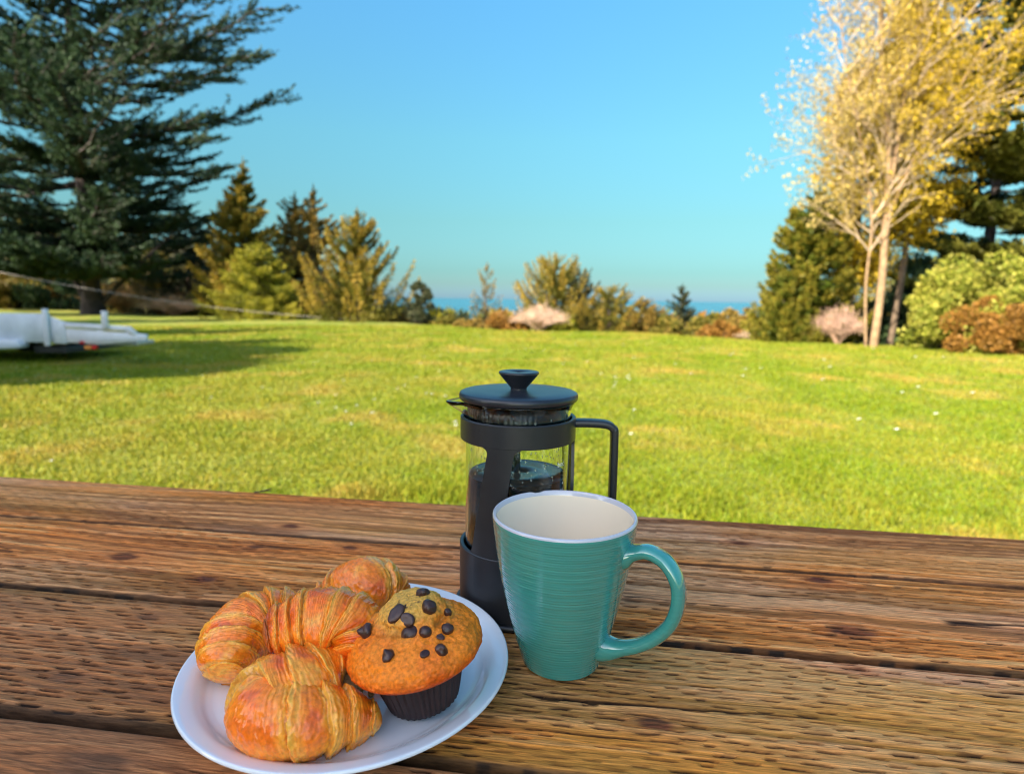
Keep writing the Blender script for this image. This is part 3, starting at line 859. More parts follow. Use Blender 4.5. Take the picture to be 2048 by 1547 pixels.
def trailer():
    Y = 8.5
    def X(p): return (p - 290) / F * Y
    def Z(p, q): return CAMZ + (596.5 + (p - 1024) * math.tan(ROLL) - q) / F * Y
    t = empty('flatbed_trailer', (px(290, Y), Y, 0)); tag(t, 'white flatbed trailer with low side rails parked on the shaded lawn', 'trailer')
    D = 1.9
    xl = X(-330)
    D = 1.5
    for y0 in (0,):
        # side board: high at the left, dropping to the low front rail
        prism('side_board', t, [(xl, Z(0, 624)), (X(98), Z(98, 627)), (X(98), Z(98, 684)), (xl, Z(0, 680))], y0, y0 + 0.04, white_paint)
        prism('side_board', t, [(X(101), Z(101, 632)), (X(130), Z(130, 644)), (X(130), Z(130, 687)), (X(101), Z(101, 685))], y0 + .003, y0 + 0.037, white_paint)
        prism('rail', t, [(X(128), Z(128, 644)), (X(258), Z(258, 652)), (X(275), Z(275, 668)), (X(262), Z(262, 670)), (X(250), Z(250, 661)), (X(128), Z(128, 654))], y0 - 0.01, y0 + 0.045, white_paint)
        prism('frame_beam', t, [(X(131), Z(131, 656)), (X(290), Z(290, 668)), (X(291), Z(291, 680)), (X(200), Z(200, 688)), (X(131), Z(131, 684))], y0, y0 + 0.06, white_paint)
        boxpart('post', t, (X(91), y0 - 0.05, Z(95, 690)), (X(101), y0 - 0.004, Z(95, 617)), white_paint)
        boxpart('post', t, (X(208), y0 - 0.05, Z(213, 654)), (X(219), y0 - 0.004, Z(213, 621)), white_paint)
        boxpart('spacer', t, (X(192), y0 + .005, Z(196, 666)), (X(204), y0 + 0.035, Z(196, 650)), white_paint)
    prism('side_board', t, [(xl, Z(0, 672)), (X(120), Z(120, 676)), (X(120), Z(120, 690)), (xl, Z(0, 690))], D, D + 0.04, white_paint)
    boxpart('deck', t, (xl, 0.07, Z(0, 682)), (X(120), D - 0.01, Z(0, 675)), steel)
    boxpart('cross_member', t, (X(196), 0.07, Z(200, 690)), (X(265), .5, Z(200, 682)), steel)
    boxpart('axle', t, (X(-138), -0.04, 0.24), (X(-122), D + .04, 0.30), dark_m)
    for yy in (-0.10, D + 0.02):
        w = empty('wheel', (X(-130), yy, 0.27)); w.parent = t; w.rotation_euler = (R(-90), 0, 0)
        pr = [(0.15, 0.0), (0.24, -0.01), (0.27, 0.03), (0.27, 0.12), (0.24, 0.16), (0.15, 0.15)]
        lathe('tyre', pr, 32, rubber, w)
        lathe('rim', [(0.001, 0.05), (0.06, 0.04), (0.15, 0.02), (0.15, 0.12), (0.001, 0.10)], 24, white_paint, w)
        prism('mudguard', t, [(X(-60), Z(0, 690)), (X(-52), Z(0, 676)), (X(42), Z(42, 678)), (X(50), Z(50, 688)), (X(48), Z(50, 694)), (X(-60), Z(0, 698))], yy - 0.02, yy + 0.16, white_paint)
    boxpart('marker_light', t, (X(158), -0.012, Z(160, 686)), (X(167), -0.001, Z(160, 681)), red_lens, 0.002)
    boxpart('side_lamp', t, (X(168), -0.03, Z(175, 697)), (X(181), 0.03, Z(175, 690)), orange_lens, 0.003)
    boxpart('side_lamp', t, (X(183), -0.03, Z(186, 697)), (X(191), 0.03, Z(186, 690)), red_lens, 0.003)
    boxpart('underframe', t, (X(52), 0.1, Z(60, 706)), (X(118), D - .1, Z(60, 692)), dark_m)
    if False: prism('drawbar', t, [(X(262), Z(270, 676)), (X(296), Z(290, 668)), (X(296), Z(290, 679)), (X(262), Z(270, 686))], 0.9, 1.0, steel)
trailer()

# thin white cable drooping from the left to a stake by the spruces
cb = Bag()
p0 = Vector((px(-200, 20), 20, CAMZ + (578 - 500) / F * 20)); p1 = Vector((px(700, 24), 24, CAMZ + (592 - 640) / F * 24 + 0.02))
ts = np.linspace(0, 1, 30)
CP = np.array(p0) * (1 - ts[:, None]) + np.array(p1) * ts[:, None] - np.array([0, 0, 1]) * (0.35 * np.sin(ts * np.pi))[:, None]
cb.tube(CP, 0.0065, 6)
co = cb.build('cable', mat('cable_sheath', (0.62, 0.55, 0.50), 0.5), None, True)
tag(co, 'pale cable slanting down from the left to the lawn edge', 'cable')

# ================================================================== UNSEEN HOUSE behind and left of the camera, added to shade the table
def shading_house():
    c = empty('shading_house', (-9.5, -6.2, 0)); tag(c, 'unseen two-storey white clapboard building, added to shade the picnic table', 'shading_house')
    sid = mat('white_clapboard', (0.78, 0.74, 0.68), 0.7, noise=(6, 0.88, 1.05))  # white so the walls bounce skylight towards the table
    trim = mat('house_trim', (0.45, 0.40, 0.34), 0.6)
    gl = mat('window_glass', (0.05, 0.07, 0.08), 0.05)
    rf = mat('roof_felt', (0.09, 0.085, 0.08), 0.9, noise=(30, 0.7, 1.3))
    x0, x1, H = -5.0, 5.6, 5.7
    k = 0; z = 0.2
    while z < H - 0.01:
        g = Bag(); g.box((x0, -6.0, z), (x1, -0.05 + 0.004 * (k % 2), min(z + 0.246, H))); o = g.build('clapboard', sid, c); bevel(o, 0.008, 1); z += 0.25; k += 1
    for wx in (-3.6, -1.0, 1.6, 4.0):
        for wz in (0.9, 3.7):
            w = boxpart('window', c, (wx, -0.04, wz), (wx + 0.9, -0.02, wz + 1.3), gl)
            for a_, b_ in (((wx - .08, -.04, wz - .08), (wx, .02, wz + 1.38)), ((wx + .9, -.04, wz - .08), (wx + .98, .02, wz + 1.38)), ((wx + .001, -.04, wz + 1.302), (wx + .899, .02, wz + 1.38)), ((wx + .001, -.04, wz - .08), (wx + .899, .02, wz - .002))):
                boxpart('window_frame', w, a_, b_, trim)
    boxpart('foundation', c, (x0, -6.0, -0.05), (x1, -0.06, 0.195), mat('concrete', (0.35, 0.34, 0.32), 0.9))
    prism('roof', c, [(x0 - .4, H + .004), (x1 + .4, H + .004), (x1 + .4, H + .22), (x0 - .4, H + .22)], -6.4, 0.45, rf)
shading_house()

# ================================================================== PICNIC TABLE
TZ = 0.75
AT = R(-7.75)
U = np.array([math.cos(AT), math.sin(AT)]); N2 = np.array([-math.sin(AT), math.cos(AT)])
def px_un(p, q):
    w = unproj(p, q, TZ); v = np.array([w.x, w.y]); return float(v @ U), float(v @ N2)

wood = bpy.data.materials.new('weathered_wood'); wood.use_nodes = True
_n = wood.node_tree; _b = _n.nodes['Principled BSDF']
_a = _n.nodes.new('ShaderNodeAttribute'); _a.attribute_name = 'col'
_tc = _n.nodes.new('ShaderNodeTexCoord'); _mp = _n.nodes.new('ShaderNodeMapping'); _mp.inputs['Scale'].default_value = (12, 260, 60)
_n.links.new(_tc.outputs['Object'], _mp.inputs[0])
_t = _n.nodes.new('ShaderNodeTexNoise'); _t.inputs['Scale'].default_value = 4; _t.inputs['Detail'].default_value = 8; _t.inputs['Roughness'].default_value = 0.65
_n.links.new(_mp.outputs[0], _t.inputs['Vector'])
_mr = _n.nodes.new('ShaderNodeMapRange'); _mr.inputs[1].default_value = 0.32; _mr.inputs[2].default_value = 0.68; _mr.inputs[3].default_value = 0.42; _mr.inputs[4].default_value = 1.50
_n.links.new(_t.outputs[0], _mr.inputs[0])
_mx = _n.nodes.new('ShaderNodeMix'); _mx.data_type = 'RGBA'; _mx.blend_type = 'MULTIPLY'; _mx.inputs[0].default_value = 1
_n.links.new(_a.outputs['Color'], _mx.inputs[6]); _n.links.new(_mr.outputs[0], _mx.inputs[7]); _n.links.new(_mx.outputs[2], _b.inputs['Base Color'])
_bp = _n.nodes.new('ShaderNodeBump'); _bp.inputs['Distance'].default_value = 0.0010; _bp.inputs['Strength'].default_value = 1
_n.links.new(_t.outputs[0], _bp.inputs['Height']); _n.links.new(_bp.outputs[0], _b.inputs['Normal'])
_b.inputs['Roughness'].default_value = 0.75
_b.inputs['Specular IOR Level'].default_value = 0.16

table = empty('picnic_table', (0, 0, 0), (0, 0, AT))
tag(table, 'weathered brown picnic table with incised planks', 'table')

def plank(n0, n1, u0, u1, seed, knots, tint, seen=(-0.8, 0.5), du=0.0022, dv=0.0006, algae=0.0, wearz=0.0006, slit=1.0):
    """one board: n0..n1 across, u0..u1 along; top surface carved with grain ridges, incising slits and knots"""
    nv = int((n1 - n0) / dv)
    r = 0.0038
    u = np.concatenate([np.arange(u0, seen[0], 0.02), np.arange(seen[0], seen[1], du), np.arange(seen[1] + .005, u1, 0.02)]); nu = len(u)
    v = np.linspace(n0, n1, nv)
    Ug, Vg = np.meshgrid(u, v, indexing='ij')
    # grain deflection round knots
    g = Vg + (fbm(Ug * 3.2, Vg * 6, seed=seed) - 0.5) * 0.030
    kn = np.zeros_like(Ug); kring = np.zeros_like(Ug)
    for (ku, kv, ks) in knots:
        dx, dy = (Ug - ku) / (ks * 1.9), (Vg - kv) / ks
        dd = np.sqrt(dx * dx + dy * dy)
        g = g + np.sign(Vg - kv + 1e-6) * -1.0 * ks * 0.9 * np.exp(-(dx * 0.55) ** 2 - (np.abs(dy) * 0.5) ** 1.3)
        kn = np.maximum(kn, sst(1.25, 0.55, dd + (fbm(Ug * 120, Vg * 200, seed=seed + 1, o=2) - .5) * .5)); kring = np.maximum(kring, np.exp(-(dd / 2.4) ** 2))
    ridge = fbm(Ug * 5, g * 230, seed=seed + 2, o=3)
    ridge2 = vn(Ug * 11, g * 620, seed=seed + 3)
    coarse = fbm(Ug * 2.0, g * 60, seed=seed + 4, o=3)
    # incising slits, staggered rows
    pitch = 0.0052; per = 0.0250
    gs = Vg + (g - Vg) * 0.22
    row = np.floor(gs / pitch)
    ph = row * 0.0087 + hash3(row.astype(np.int64), 0 * row.astype(np.int64), 0 * row.astype(np.int64), seed) * 0.007
    cu = (Ug + ph) / per; ci = np.floor(cu); fu = cu - ci
    jit = hash3(row.astype(np.int64), ci.astype(np.int64), 0 * row.astype(np.int64), seed + 7)
    jit2 = hash3(row.astype(np.int64), ci.astype(np.int64), 1 + 0 * row.astype(np.int64), seed + 8)
    half = 0.16 + 0.34 * jit
    al = 1 - sst(half * 0.55, half, np.abs(fu - 0.5))
    wv = (gs / pitch - row - 0.5 + (jit2 - .5) * 0.42 + (vn(Ug * 160, row, seed=seed + 9) - .5) * 0.16)
    ac = 1 - sst(0.04, 0.09 + 0.20 * (0.35 + 0.75 * al), np.abs(wv))
    patch = sst(0.30, 0.56, fbm(Ug * 4, Vg * 16, seed=seed + 10))
    sl_ = np.clip(al * ac, 0, 1) * (jit2 > 0.14) * (0.15 + 0.85 * patch) * slit
    # cracks
    crk = sst(0.80, 0.90, vn(Ug * 7, g * 300, seed=seed + 11)) * sst(.5, .7, vn(Ug * 16, Vg * 40, seed=seed + 12))
    z = (ridge - 0.5) * 0.0022 * (1 + wearz * 0) + (ridge2 - .5) * 0.0004 - np.clip(sl_ * 1.3, 0, 1) * 0.0024 - crk * 0.0012 + (coarse - .5) * 0.0012 - kn * 0.0004
    # rounded long edges, slightly ragged
    ed = np.minimum(Vg - n0, n1 - Vg)
    rr_ = r * (0.75 + 0.6 * fbm(Ug * 9, (Vg > (n0 + n1) / 2) * 5.0, seed=seed + 13))
    e = np.clip(1 - ed / rr_, 0, 1)
    z = z * (1 - e ** 2) - rr_ * (1 - np.sqrt(np.maximum(1 - e * e, 0))) * 0.95
    top = np.stack([Ug, Vg, TZ + z], -1)
    # colour (wood colours; dirt sits in the slits and knots)
    base = np.array(tint); lt = np.array((0.66, 0.40, 0.22)); dk = np.array((0.115, 0.048, 0.020)); ora = np.array((0.56, 0.200, 0.045)); gry = np.array((0.42, 0.32, 0.26)); alg = np.array((0.42, 0.27, 0.040))
    c = lerp(base, ora, sst(0.45, 0.7, fbm(Ug * 2.6, g * 26, seed=seed + 14)) * 0.65)
    c = c * (1 - 0.7 * sst(0.55, 0.75, ridge)[..., None]) + lt * 0.7 * sst(0.55, 0.75, ridge)[..., None]
    gr = sst(0.42, 0.68, fbm(Ug * 3.4 + 9, Vg * 16, seed=seed + 15)) * 0.6
    c = c * (1 - gr[..., None]) + gry * gr[..., None]
    dkm = np.clip(sst(0.50, 0.34, ridge) * 0.85 + sst(0.56, 0.74, fbm(Ug * 4, g * 30, seed=seed + 16)) * 0.6, 0, 1)
    c = c * (1 - dkm[..., None] * .8) + dk * dkm[..., None] * .8
    am = algae * sst(0.45, 0.65, fbm(Ug * 4.5, Vg * 18, seed=seed + 17)) * 0.8
    c = c * (1 - am[..., None]) + alg * am[..., None]
    kc = lerp(np.array((0.16, 0.062, 0.036)), np.array((0.045, 0.022, 0.016)), vn(np.hypot((Ug - 0.3) * 260, (Vg - 0.2) * 700), seed=seed + 20))
    kr2 = kn * (0.75 + 0.4 * vn(np.hypot(Ug * 200, Vg * 500), seed=seed + 18))
    c = c * (1 - 0.35 * kring[..., None]) + np.array((0.30, 0.10, 0.045)) * 0.35 * kring[..., None]
    c = c * (1 - kr2[..., None]) + kc * kr2[..., None]
    if seed in (303, 404):      # the left end is greyer and darker brown
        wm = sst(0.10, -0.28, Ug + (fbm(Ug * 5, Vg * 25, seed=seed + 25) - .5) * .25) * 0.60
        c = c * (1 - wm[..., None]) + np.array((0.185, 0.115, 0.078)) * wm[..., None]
    dm = np.clip(sl_ * 1.9 + crk * 0.9, 0, 1)
    c = c * (1 - dm[..., None]) + np.array((0.014, 0.008, 0.006)) * dm[..., None]
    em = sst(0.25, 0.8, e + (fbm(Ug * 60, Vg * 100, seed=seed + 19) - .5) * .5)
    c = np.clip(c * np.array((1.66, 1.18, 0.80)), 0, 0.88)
    c = c * (1 - em[..., None] * .85) + np.array((0.035, 0.022, 0.014)) * em[..., None] * .85  # shade of the gaps painted dark onto the rounded long edges
    # closed body: top grid + skirt down to the underside
    th = 0.036
    lo = []
    for vv, zz in ((n1, -0.4 * th), (n1, -th), (n0, -th), (n0, -0.4 * th)):
        lo.append(np.stack([u, np.full(nu, vv), np.full(nu, TZ + zz)], -1))
    A = np.concatenate([top, np.stack(lo, 1)], 1)     # nu, nv+4, 3
    dkc = np.broadcast_to(np.array((0.030, 0.018, 0.012)), (nu, 4, 3))  # sides coloured near black to stand in for shade between the boards
    C = np.concatenate([c, dkc], 1)
    nt_ = nv + 4
    Fc = gridfaces(nu, nt_, False, True)
    o = mk('plank', A.reshape(-1, 3), Fc, wood, table, C.reshape(-1, 3))
    # end caps
    return o

KN = lambda p, q, s: (*px_un(p, q), s)
UL, UR = -1.02, 0.98
T1 = (0.46, 0.23, 0.085)
T2 = (0.50, 0.225, 0.080)
plank(0.5770, 0.7030, UL, UR, 101, [KN(580, 1051, .006), KN(1480, 1085, 0.005)], (0.40, 0.21, 0.095), seen=(-.86, .52), du=0.0026, dv=0.0009, algae=0.2, slit=0.7)
plank(0.4345, 0.5735, UL, UR, 202, [KN(245, 1112, .009), KN(512, 1092, .005), KN(410, 1157, .006), KN(1705, 1262, .010), KN(700, 1095, .005), KN(1640, 1160, .007)], T2, seen=(-.70, .44), algae=0.15)
plank(0.2950, 0.4285, UL, UR, 303, [KN(130, 1352, .006), KN(298, 1232, .005), KN(1310, 1446, .006), KN(1720, 1337, .003)], T1, seen=(-.54, .36), du=0.002, algae=0.5)
plank(0.1500, 0.2880, UL, UR, 404, [KN(190, 1530, .012)], (0.38, 0.20, 0.10), seen=(-.38, .2), du=0.002, algae=0.2)
plank(0.0050, 0.1440, UL, UR, 505, [], (0.38, 0.20, 0.10), seen=(-.1, .1), du=0.006, dv=0.004)
tb_dark = mat('table_frame_wood', (0.16, 0.09, 0.05), 0.8, noise=(10, 0.6, 1.3))
for ux in (-0.80, -0.02, 0.76):
    boxpart('crossbeam', table, (ux - 0.045, 0.01, TZ - 0.125), (ux + 0.045, 0.698, TZ - 0.0375), tb_dark, 0.003)
for ux in (-0.705, 0.665):
    for nn, lean_ in ((0.16, -0.32), (0.55, 0.32)):
        b = Bag()
        V = []
        for zz, off in ((TZ - 0.039, 0), (0.0, lean_)):
            V += [(ux - 0.02, nn + off - 0.07, zz), (ux + 0.02, nn + off - 0.07, zz), (ux + 0.02, nn + off + 0.07, zz), (ux - 0.02, nn + off + 0.07, zz)]
        b.add(V, [(0, 1, 2, 3), (7, 6, 5, 4), (0, 4, 5, 1), (1, 5, 6, 2), (2, 6, 7, 3), (3, 7, 4, 0)])
        bevel(b.build('leg', tb_dark, table), 0.004)

# tiny twig on the far edge
w0 = unproj(524, 984, TZ + 0.002); tw = Bag()
tw.tube(np.array([(-0.010, 0, 0.0015), (0.0, 0.002, 0.003), (0.012, 0.001, 0.007)]), [0.0011, 0.001, 0.0005], 5, (0.10, 0.05, 0.03))
tw.tube(np.array([(0.001, 0.002, 0.003), (0.006, 0.004, 0.003), (0.011, 0.004, 0.0025)]), [0.0008, 0.0007, 0.0004], 5, (0.10, 0.05, 0.03))
to = tw.build('twig', M['bark'], None, True); to.location = (w0.x, w0.y, TZ)
tag(to, 'tiny forked twig on the far edge of the table', 'twig')

# ================================================================== PLATE
PX, PY, PR = -0.1030, 0.3700, 0.1032
ceramic_w = mat('white_glaze', (0.78, 0.79, 0.82), 0.08, Coat_Weight=0.6, Coat_Roughness=0.03)
prof = smooth_prof([(0.0005, 0.0075), (0.04, 0.0074), (0.075, 0.0078), (0.084, 0.0092), (0.0890, 0.0125), (0.0935, 0.0152), (0.0995, 0.0172), (0.1020, 0.0178)], 6)
prof += smooth_prof([(0.1028, 0.0176), (0.1032, 0.0166), (0.1026, 0.0155), (0.097, 0.0125), (0.088, 0.0060), (0.078, 0.0020), (0.064, 0.0016), (0.062, 0.0002), (0.059, 0.0002), (0.057, 0.0030), (0.0005, 0.0035)], 5)
prof = [(r_ * PR / 0.1032, z_) for r_, z_ in prof]
pl = lathe('plate', prof, 160, ceramic_w, None, closed=True)
pl.location = (PX, PY, TZ + 0.001)
tag(pl, 'round white glazed plate holding the croissants and the muffin', 'plate')
PZ = 0.0087          # plate surface above the table top

# ================================================================== MUG
MX, MY = 0.0367, 0.3950
mug = empty('coffee_mug', (MX, MY, TZ + 0.0008)); tag(mug, 'teal ribbed mug with cream inside standing before the french press', 'mug')
def glaze(name, dark, light):
    mt = bpy.data.materials.new(name); mt.use_nodes = True; n = mt.node_tree; b = n.nodes['Principled BSDF']
    tco = n.nodes.new('ShaderNodeTexCoord'); sp = n.nodes.new('ShaderNodeSeparateXYZ'); n.links.new(tco.outputs['Object'], sp.inputs[0])
    t = n.nodes.new('ShaderNodeTexNoise'); t.inputs['Scale'].default_value = 90; t.inputs['Detail'].default_value = 3
    mp = n.nodes.new('ShaderNodeMapping'); mp.inputs['Scale'].default_value = (0.5, 0.5, 5); n.links.new(tco.outputs['Object'], mp.inputs[0]); n.links.new(mp.outputs[0], t.inputs['Vector'])
    mx = n.nodes.new('ShaderNodeMix'); mx.data_type = 'RGBA'
    mx.inputs[6].default_value = (*dark, 1); mx.inputs[7].default_value = (*light, 1); n.links.new(t.outputs[0], mx.inputs[0]); n.links.new(mx.outputs[2], b.inputs['Base Color'])
    b.inputs['Roughness'].default_value = 0.10; b.inputs['Coat Weight'].default_value = 1.0; b.inputs['Coat IOR'].default_value = 1.7; b.inputs['Coat Roughness'].default_value = 0.04
    return mt
teal = glaze('teal_glaze', (0.035, 0.235, 0.205), (0.060, 0.330, 0.280))
cream = mat('cream_glaze', (0.88, 0.74, 0.57), 0.12, Coat_Weight=0.5)
rimw = mat('rim_glaze', (0.55, 0.54, 0.60), 0.10, Coat_Weight=0.5)
MP = np.array([(0.0, .0255), (.002, .0268), (.008, .0286), (.019, .0318), (.035, .0362), (.052, .0401), (.068, .0434), (.085, .0460), (.098, .0477), (.1068, .0486)])
MP = catmull(MP, 24)
def mug_r(z): return np.interp(z, MP[:, 0], MP[:, 1])
zo = np.linspace(0.0015, 0.1045, 200)
ridg = 0.00021 * np.abs(np.sin(np.pi * zo / 0.0048)) ** 0.8 + 0.00012 * np.sin(2 * np.pi * zo / 0.0017)
ridg = ridg * sst(0.010, 0.02, zo) * (0.45 + 0.55 * sst(0.05, 0.075, zo)) + (0.00022 * np.sin(2 * np.pi * zo / 0.0021)) * sst(0.085, 0.06, zo) * 0.5
outer = [(float(mug_r(z_)) + float(d_), float(z_)) for z_, d_ in zip(zo, ridg)]
th_ = 0.0027
rimp = [(float(mug_r(.1055)), .1055), (float(mug_r(.1066)) - .0003, .1068), (float(mug_r(.1068)) - .0012, .1074), (float(mug_r(.1068)) - .0018, .1072), (float(mug_r(.1068)) - .0024, .1062), (float(mug_r(.105)) - th_, .1040)]
zi = np.linspace(0.1025, 0.008, 40)
inner = [(float(mug_r(z_)) - th_, float(z_)) for z_ in zi] + [(0.022, 0.0055), (0.015, 0.0048), (0.0005, 0.0047)]
bot = [(0.0005, 0.0022), (0.0215, 0.0020), (0.0225, 0.0002), (0.0245, 0.0)]
full = bot + outer + rimp + inner
no, nr = len(bot) + len(outer), len(rimp)
body = lathe('body', full, 160, [teal, rimw, cream], mug, matfn=lambda i: 0 if i < no else (1 if i < no + nr - 1 else 2))
# handle: flattened ear
ph_ = R(-30)
hz = catmull(np.array([(float(mug_r(.088)) - .004, .0865), (.0500, .0900), (.0590, .0925), (.0700, .0885), (.0775, .0775), (.0790, .0640), (.0755, .0500), (.0670, .0380), (.0560, .0290), (.0455, .0235), (.0375, .0205), (.0290, .0190)]), 8)
Cc = np.stack([hz[:, 0] * math.cos(ph_), hz[:, 0] * math.sin(ph_), hz[:, 1]], -1)
Tn = np.gradient(Cc, axis=0); Tn = unit(Tn)
side = np.array([-math.sin(ph_), math.cos(ph_), 0]); nrm = np.cross(Tn, side)
k_ = 24; tt = np.linspace(0, 2 * np.pi, k_, endpoint=False)
sN = len(Cc); q_ = np.linspace(0, 1, sN)
wa = 0.0072 + 0.0035 * np.exp(-(q_ / 0.08) ** 2) + 0.0030 * np.exp(-((1 - q_) / 0.10) ** 2)      # half width
wb = 0.0044 + 0.0040 * np.exp(-(q_ / 0.06) ** 2) + 0.0045 * np.exp(-((1 - q_) / 0.12) ** 2)
Vh = Cc[:, None] + (wa[:, None] * np.sign(np.cos(tt)) * np.abs(np.cos(tt)) ** 0.8)[..., None] * side + (wb[:, None] * np.sin(tt))[..., None] * nrm[:, None]
mk('handle', Vh.reshape(-1, 3), gridfaces(sN, k_, False, True), teal, mug)

# ================================================================== FRENCH PRESS
FX, FY = 0.0053, 0.4770
press = empty('french_press', (FX, FY, TZ + 0.0006)); tag(press, 'black and glass french press half full of coffee behind the teal mug', 'coffee press')
plastic = mat('black_plastic', (0.018, 0.019, 0.023), 0.38, bump=(900, 0.00006), noise=(40, 0.85, 1.2))
lidm = mat('lid_plastic', (0.020, 0.022, 0.030), 0.33, noise=(60, 0.85, 1.2), bump=(700, 0.00005))
glass = mat('beaker_glass', (0.93, 1.0, 0.97), 0.0, Transmission_Weight=1.0, IOR=1.45)
coffee_m = mat('coffee', (0.012, 0.005, 0.003), 0.03, Coat_Weight=0.0, IOR=1.34)
metal = mat('plunger_steel', (0.55, 0.55, 0.56), 0.22, Metallic=1.0)
BZ = 0.0
GR = 0.0415                     # glass outer radius
# beaker with rim lip; the spout is pulled out at the left
nT = 160
gp = [(0.0005, .0100), (.036, .0100), (.0395, .0115), (GR, .0155)] + [(GR, z_) for z_ in np.linspace(.02, .160, 30)] + [(GR + .0004, .1632), (GR + .0016, .1667), (GR + .0030, .1692), (GR + .0034, .1702)]
gi = [(GR + .0022, .1706), (GR - .0002, .1672), (GR - .0015, .1637)] + [(GR - .0018, z_) for z_ in np.linspace(.160, .018, 30)] + [(.0385, .0135), (.036, .0120), (0.0005, .0120)]
P_ = np.array(gp + gi)
t_ = np.linspace(0, 2 * np.pi, nT, endpoint=False)
rad_ = np.tile(P_[:, 0], (nT, 1)); zz_ = np.tile(P_[:, 1], (nT, 1)).copy()
ang = np.angle(np.exp(1j * (t_ - R(186))))
sp_ = np.exp(-(ang / 0.20) ** 2)[:, None] * sst(.155, .170, P_[:, 1])[None]
rad_ = rad_ + 0.0125 * sp_ * (P_[:, 0] > .03)
zz_ = zz_ - 0.0010 * sp_
V_ = np.stack([rad_ * np.cos(t_)[:, None], rad_ * np.sin(t_)[:, None], zz_], -1)
mk('beaker', V_.reshape(-1, 3), gridfaces(nT, len(P_), True, True), glass, press)
CZ = 0.1110
lathe('coffee', [(0.0005, .0123), (.034, .0123), (GR - .0021, .018), (GR - .0021, CZ + .0004), (GR - .0028, CZ), (GR - .006, CZ - .0003), (0.0005, CZ - .0003)], 96, coffee_m, press)
cfo = [o for o in press.children if o.name.startswith('coffee')][0]
lathe('coffee_surface', [(0.0005, CZ + .0001), (GR - .0030, CZ + .0001), (GR - .0030, CZ - .0001), (0.0005, CZ - .0001)], 96, mat('coffee_sky_sheen', (0.22, 0.20, 0.26), 0.25, noise=(60, 0.8, 1.25)), cfo)  # bluish sky sheen on the coffee, put into this disc's colour
lathe('plunger_rod', [(0.0005, CZ - .02), (.0024, CZ - .02), (.0024, .172), (0.0005, .172)], 20, metal, press)
# frame: base cup, supports, top band, all one moulding
fb = Bag(); FR = 0.0455; FT = 0.0028
def ring(r0, r1, z0, z1, a0=0, a1=2 * math.pi, topfn=None, n=160):
    full_ = abs(a1 - a0 - 2 * math.pi) < 1e-6
    t = np.linspace(a0, a1, n, endpoint=not full_)
    rd = 0.0007
    zt = np.array([topfn(x_) if topfn else z1 for x_ in t])
    sec = [(r0 + rd, 0, 0), (r1 - rd, 0, 0), (r1, 0, rd), (r1, 1, -rd), (r1 - rd, 1, 0), (r0 + rd, 1, 0), (r0, 1, -rd), (r0, 0, rd)]
    V = np.stack([np.stack([s_[0] * np.cos(t), s_[0] * np.sin(t), np.where(s_[1], zt, z0) + s_[2]], -1) for s_ in sec], 1)
    fb.add(V.reshape(-1, 3), gridfaces(n, 8, full_, True))
ring(FR - FT, FR + .0003, .1400, .1578)
cupz = .0548
SUP = [R(-108), R(12), R(108)]
def strip(c_top, c_bot, w_top, w_bot, z_top, z_bot, r0, r1):
    nz = 40
    z = np.linspace(z_bot, z_top, nz); f = (z - z_bot) / (z_top - z_bot)
    cen = c_bot + (c_top - c_bot) * f; hw = w_bot + (w_top - w_bot) * f
    fl = 0.006
    for zz0 in (z_top, z_bot):
        dz = np.abs(z - zz0); hw = hw + np.where(dz < fl, (fl - np.sqrt(np.maximum(fl ** 2 - (fl - dz) ** 2, 0))), 0) / r1
    m_ = 14
    u_ = np.linspace(-1, 1, m_)
    A = cen[:, None] + hw[:, None] * u_[None]
    def sh(r): return np.stack([r * np.cos(A), r * np.sin(A), np.tile(z[:, None], (1, m_))], -1)
    o_, i_ = sh(r1), sh(r0)
    V = np.concatenate([o_, i_[:, ::-1]], 1)
    fb.add(V.reshape(-1, 3), gridfaces(nz, 2 * m_, False, True))
for i, s_ in enumerate(SUP):
    strip(s_ + 0.03, s_ - 0.29, 0.225 if i == 0 else 0.22, 0.27 if i == 0 else 0.25, .1405, cupz - 0.001, FR - FT + .0002, FR)
ring(FR - FT, FR + .0005, .0010, cupz)
lathe_floor = [(0.0005, .0060), (FR - .002, .0060), (FR - .002, .0090), (0.0005, .0090)]
pr_ = np.array(lathe_floor); t2 = np.linspace(0, 2 * np.pi, 64, endpoint=False)
fb.add(np.stack([np.outer(np.cos(t2), pr_[:, 0]), np.outer(np.sin(t2), pr_[:, 0]), np.tile(pr_[:, 1], (64, 1))], -1).reshape(-1, 3), gridfaces(64, 4, True, True))
fo = fb.build('frame', plastic, press, True)
def autosm(o, a=35):
    me = o.data
    try:
        me.set_sharp_from_angle(angle=R(a))
    except Exception: pass
autosm(fo)
lathe('foot_ring', [(FR - .003, .0002), (FR + .0030, .0002), (FR + .0042, .0012), (FR + .0042, .0034), (FR + .0030, .0044), (FR + .0007, .0046), (FR + .0007, .0008)], 128, plastic, press)
# lid
LR = 0.0470
lz = .1705
lo_ = lathe('lid', [(0.0005, lz), (LR - .0045, lz), (LR - .0012, lz + .0004), (LR - .0001, lz + .0016), (LR, lz + .0040), (LR - .0007, lz + .0057), (LR - .0022, lz + .0064), (.030, lz + .0071), (.014, lz + .0074), (.0085, lz + .0078), (0.0005, lz + .0078)], 160, lidm, press)
lathe('knob', [(0.0005, lz + .0070), (.0070, lz + .0070), (.0062, lz + .0084), (.0066, lz + .0096), (.0150, lz + .0194), (.0158, lz + .0205), (.0159, lz + .0216), (.0152, lz + .0222), (.0120, lz + .0221), (0.0005, lz + .0214)], 96, lidm, lo_)
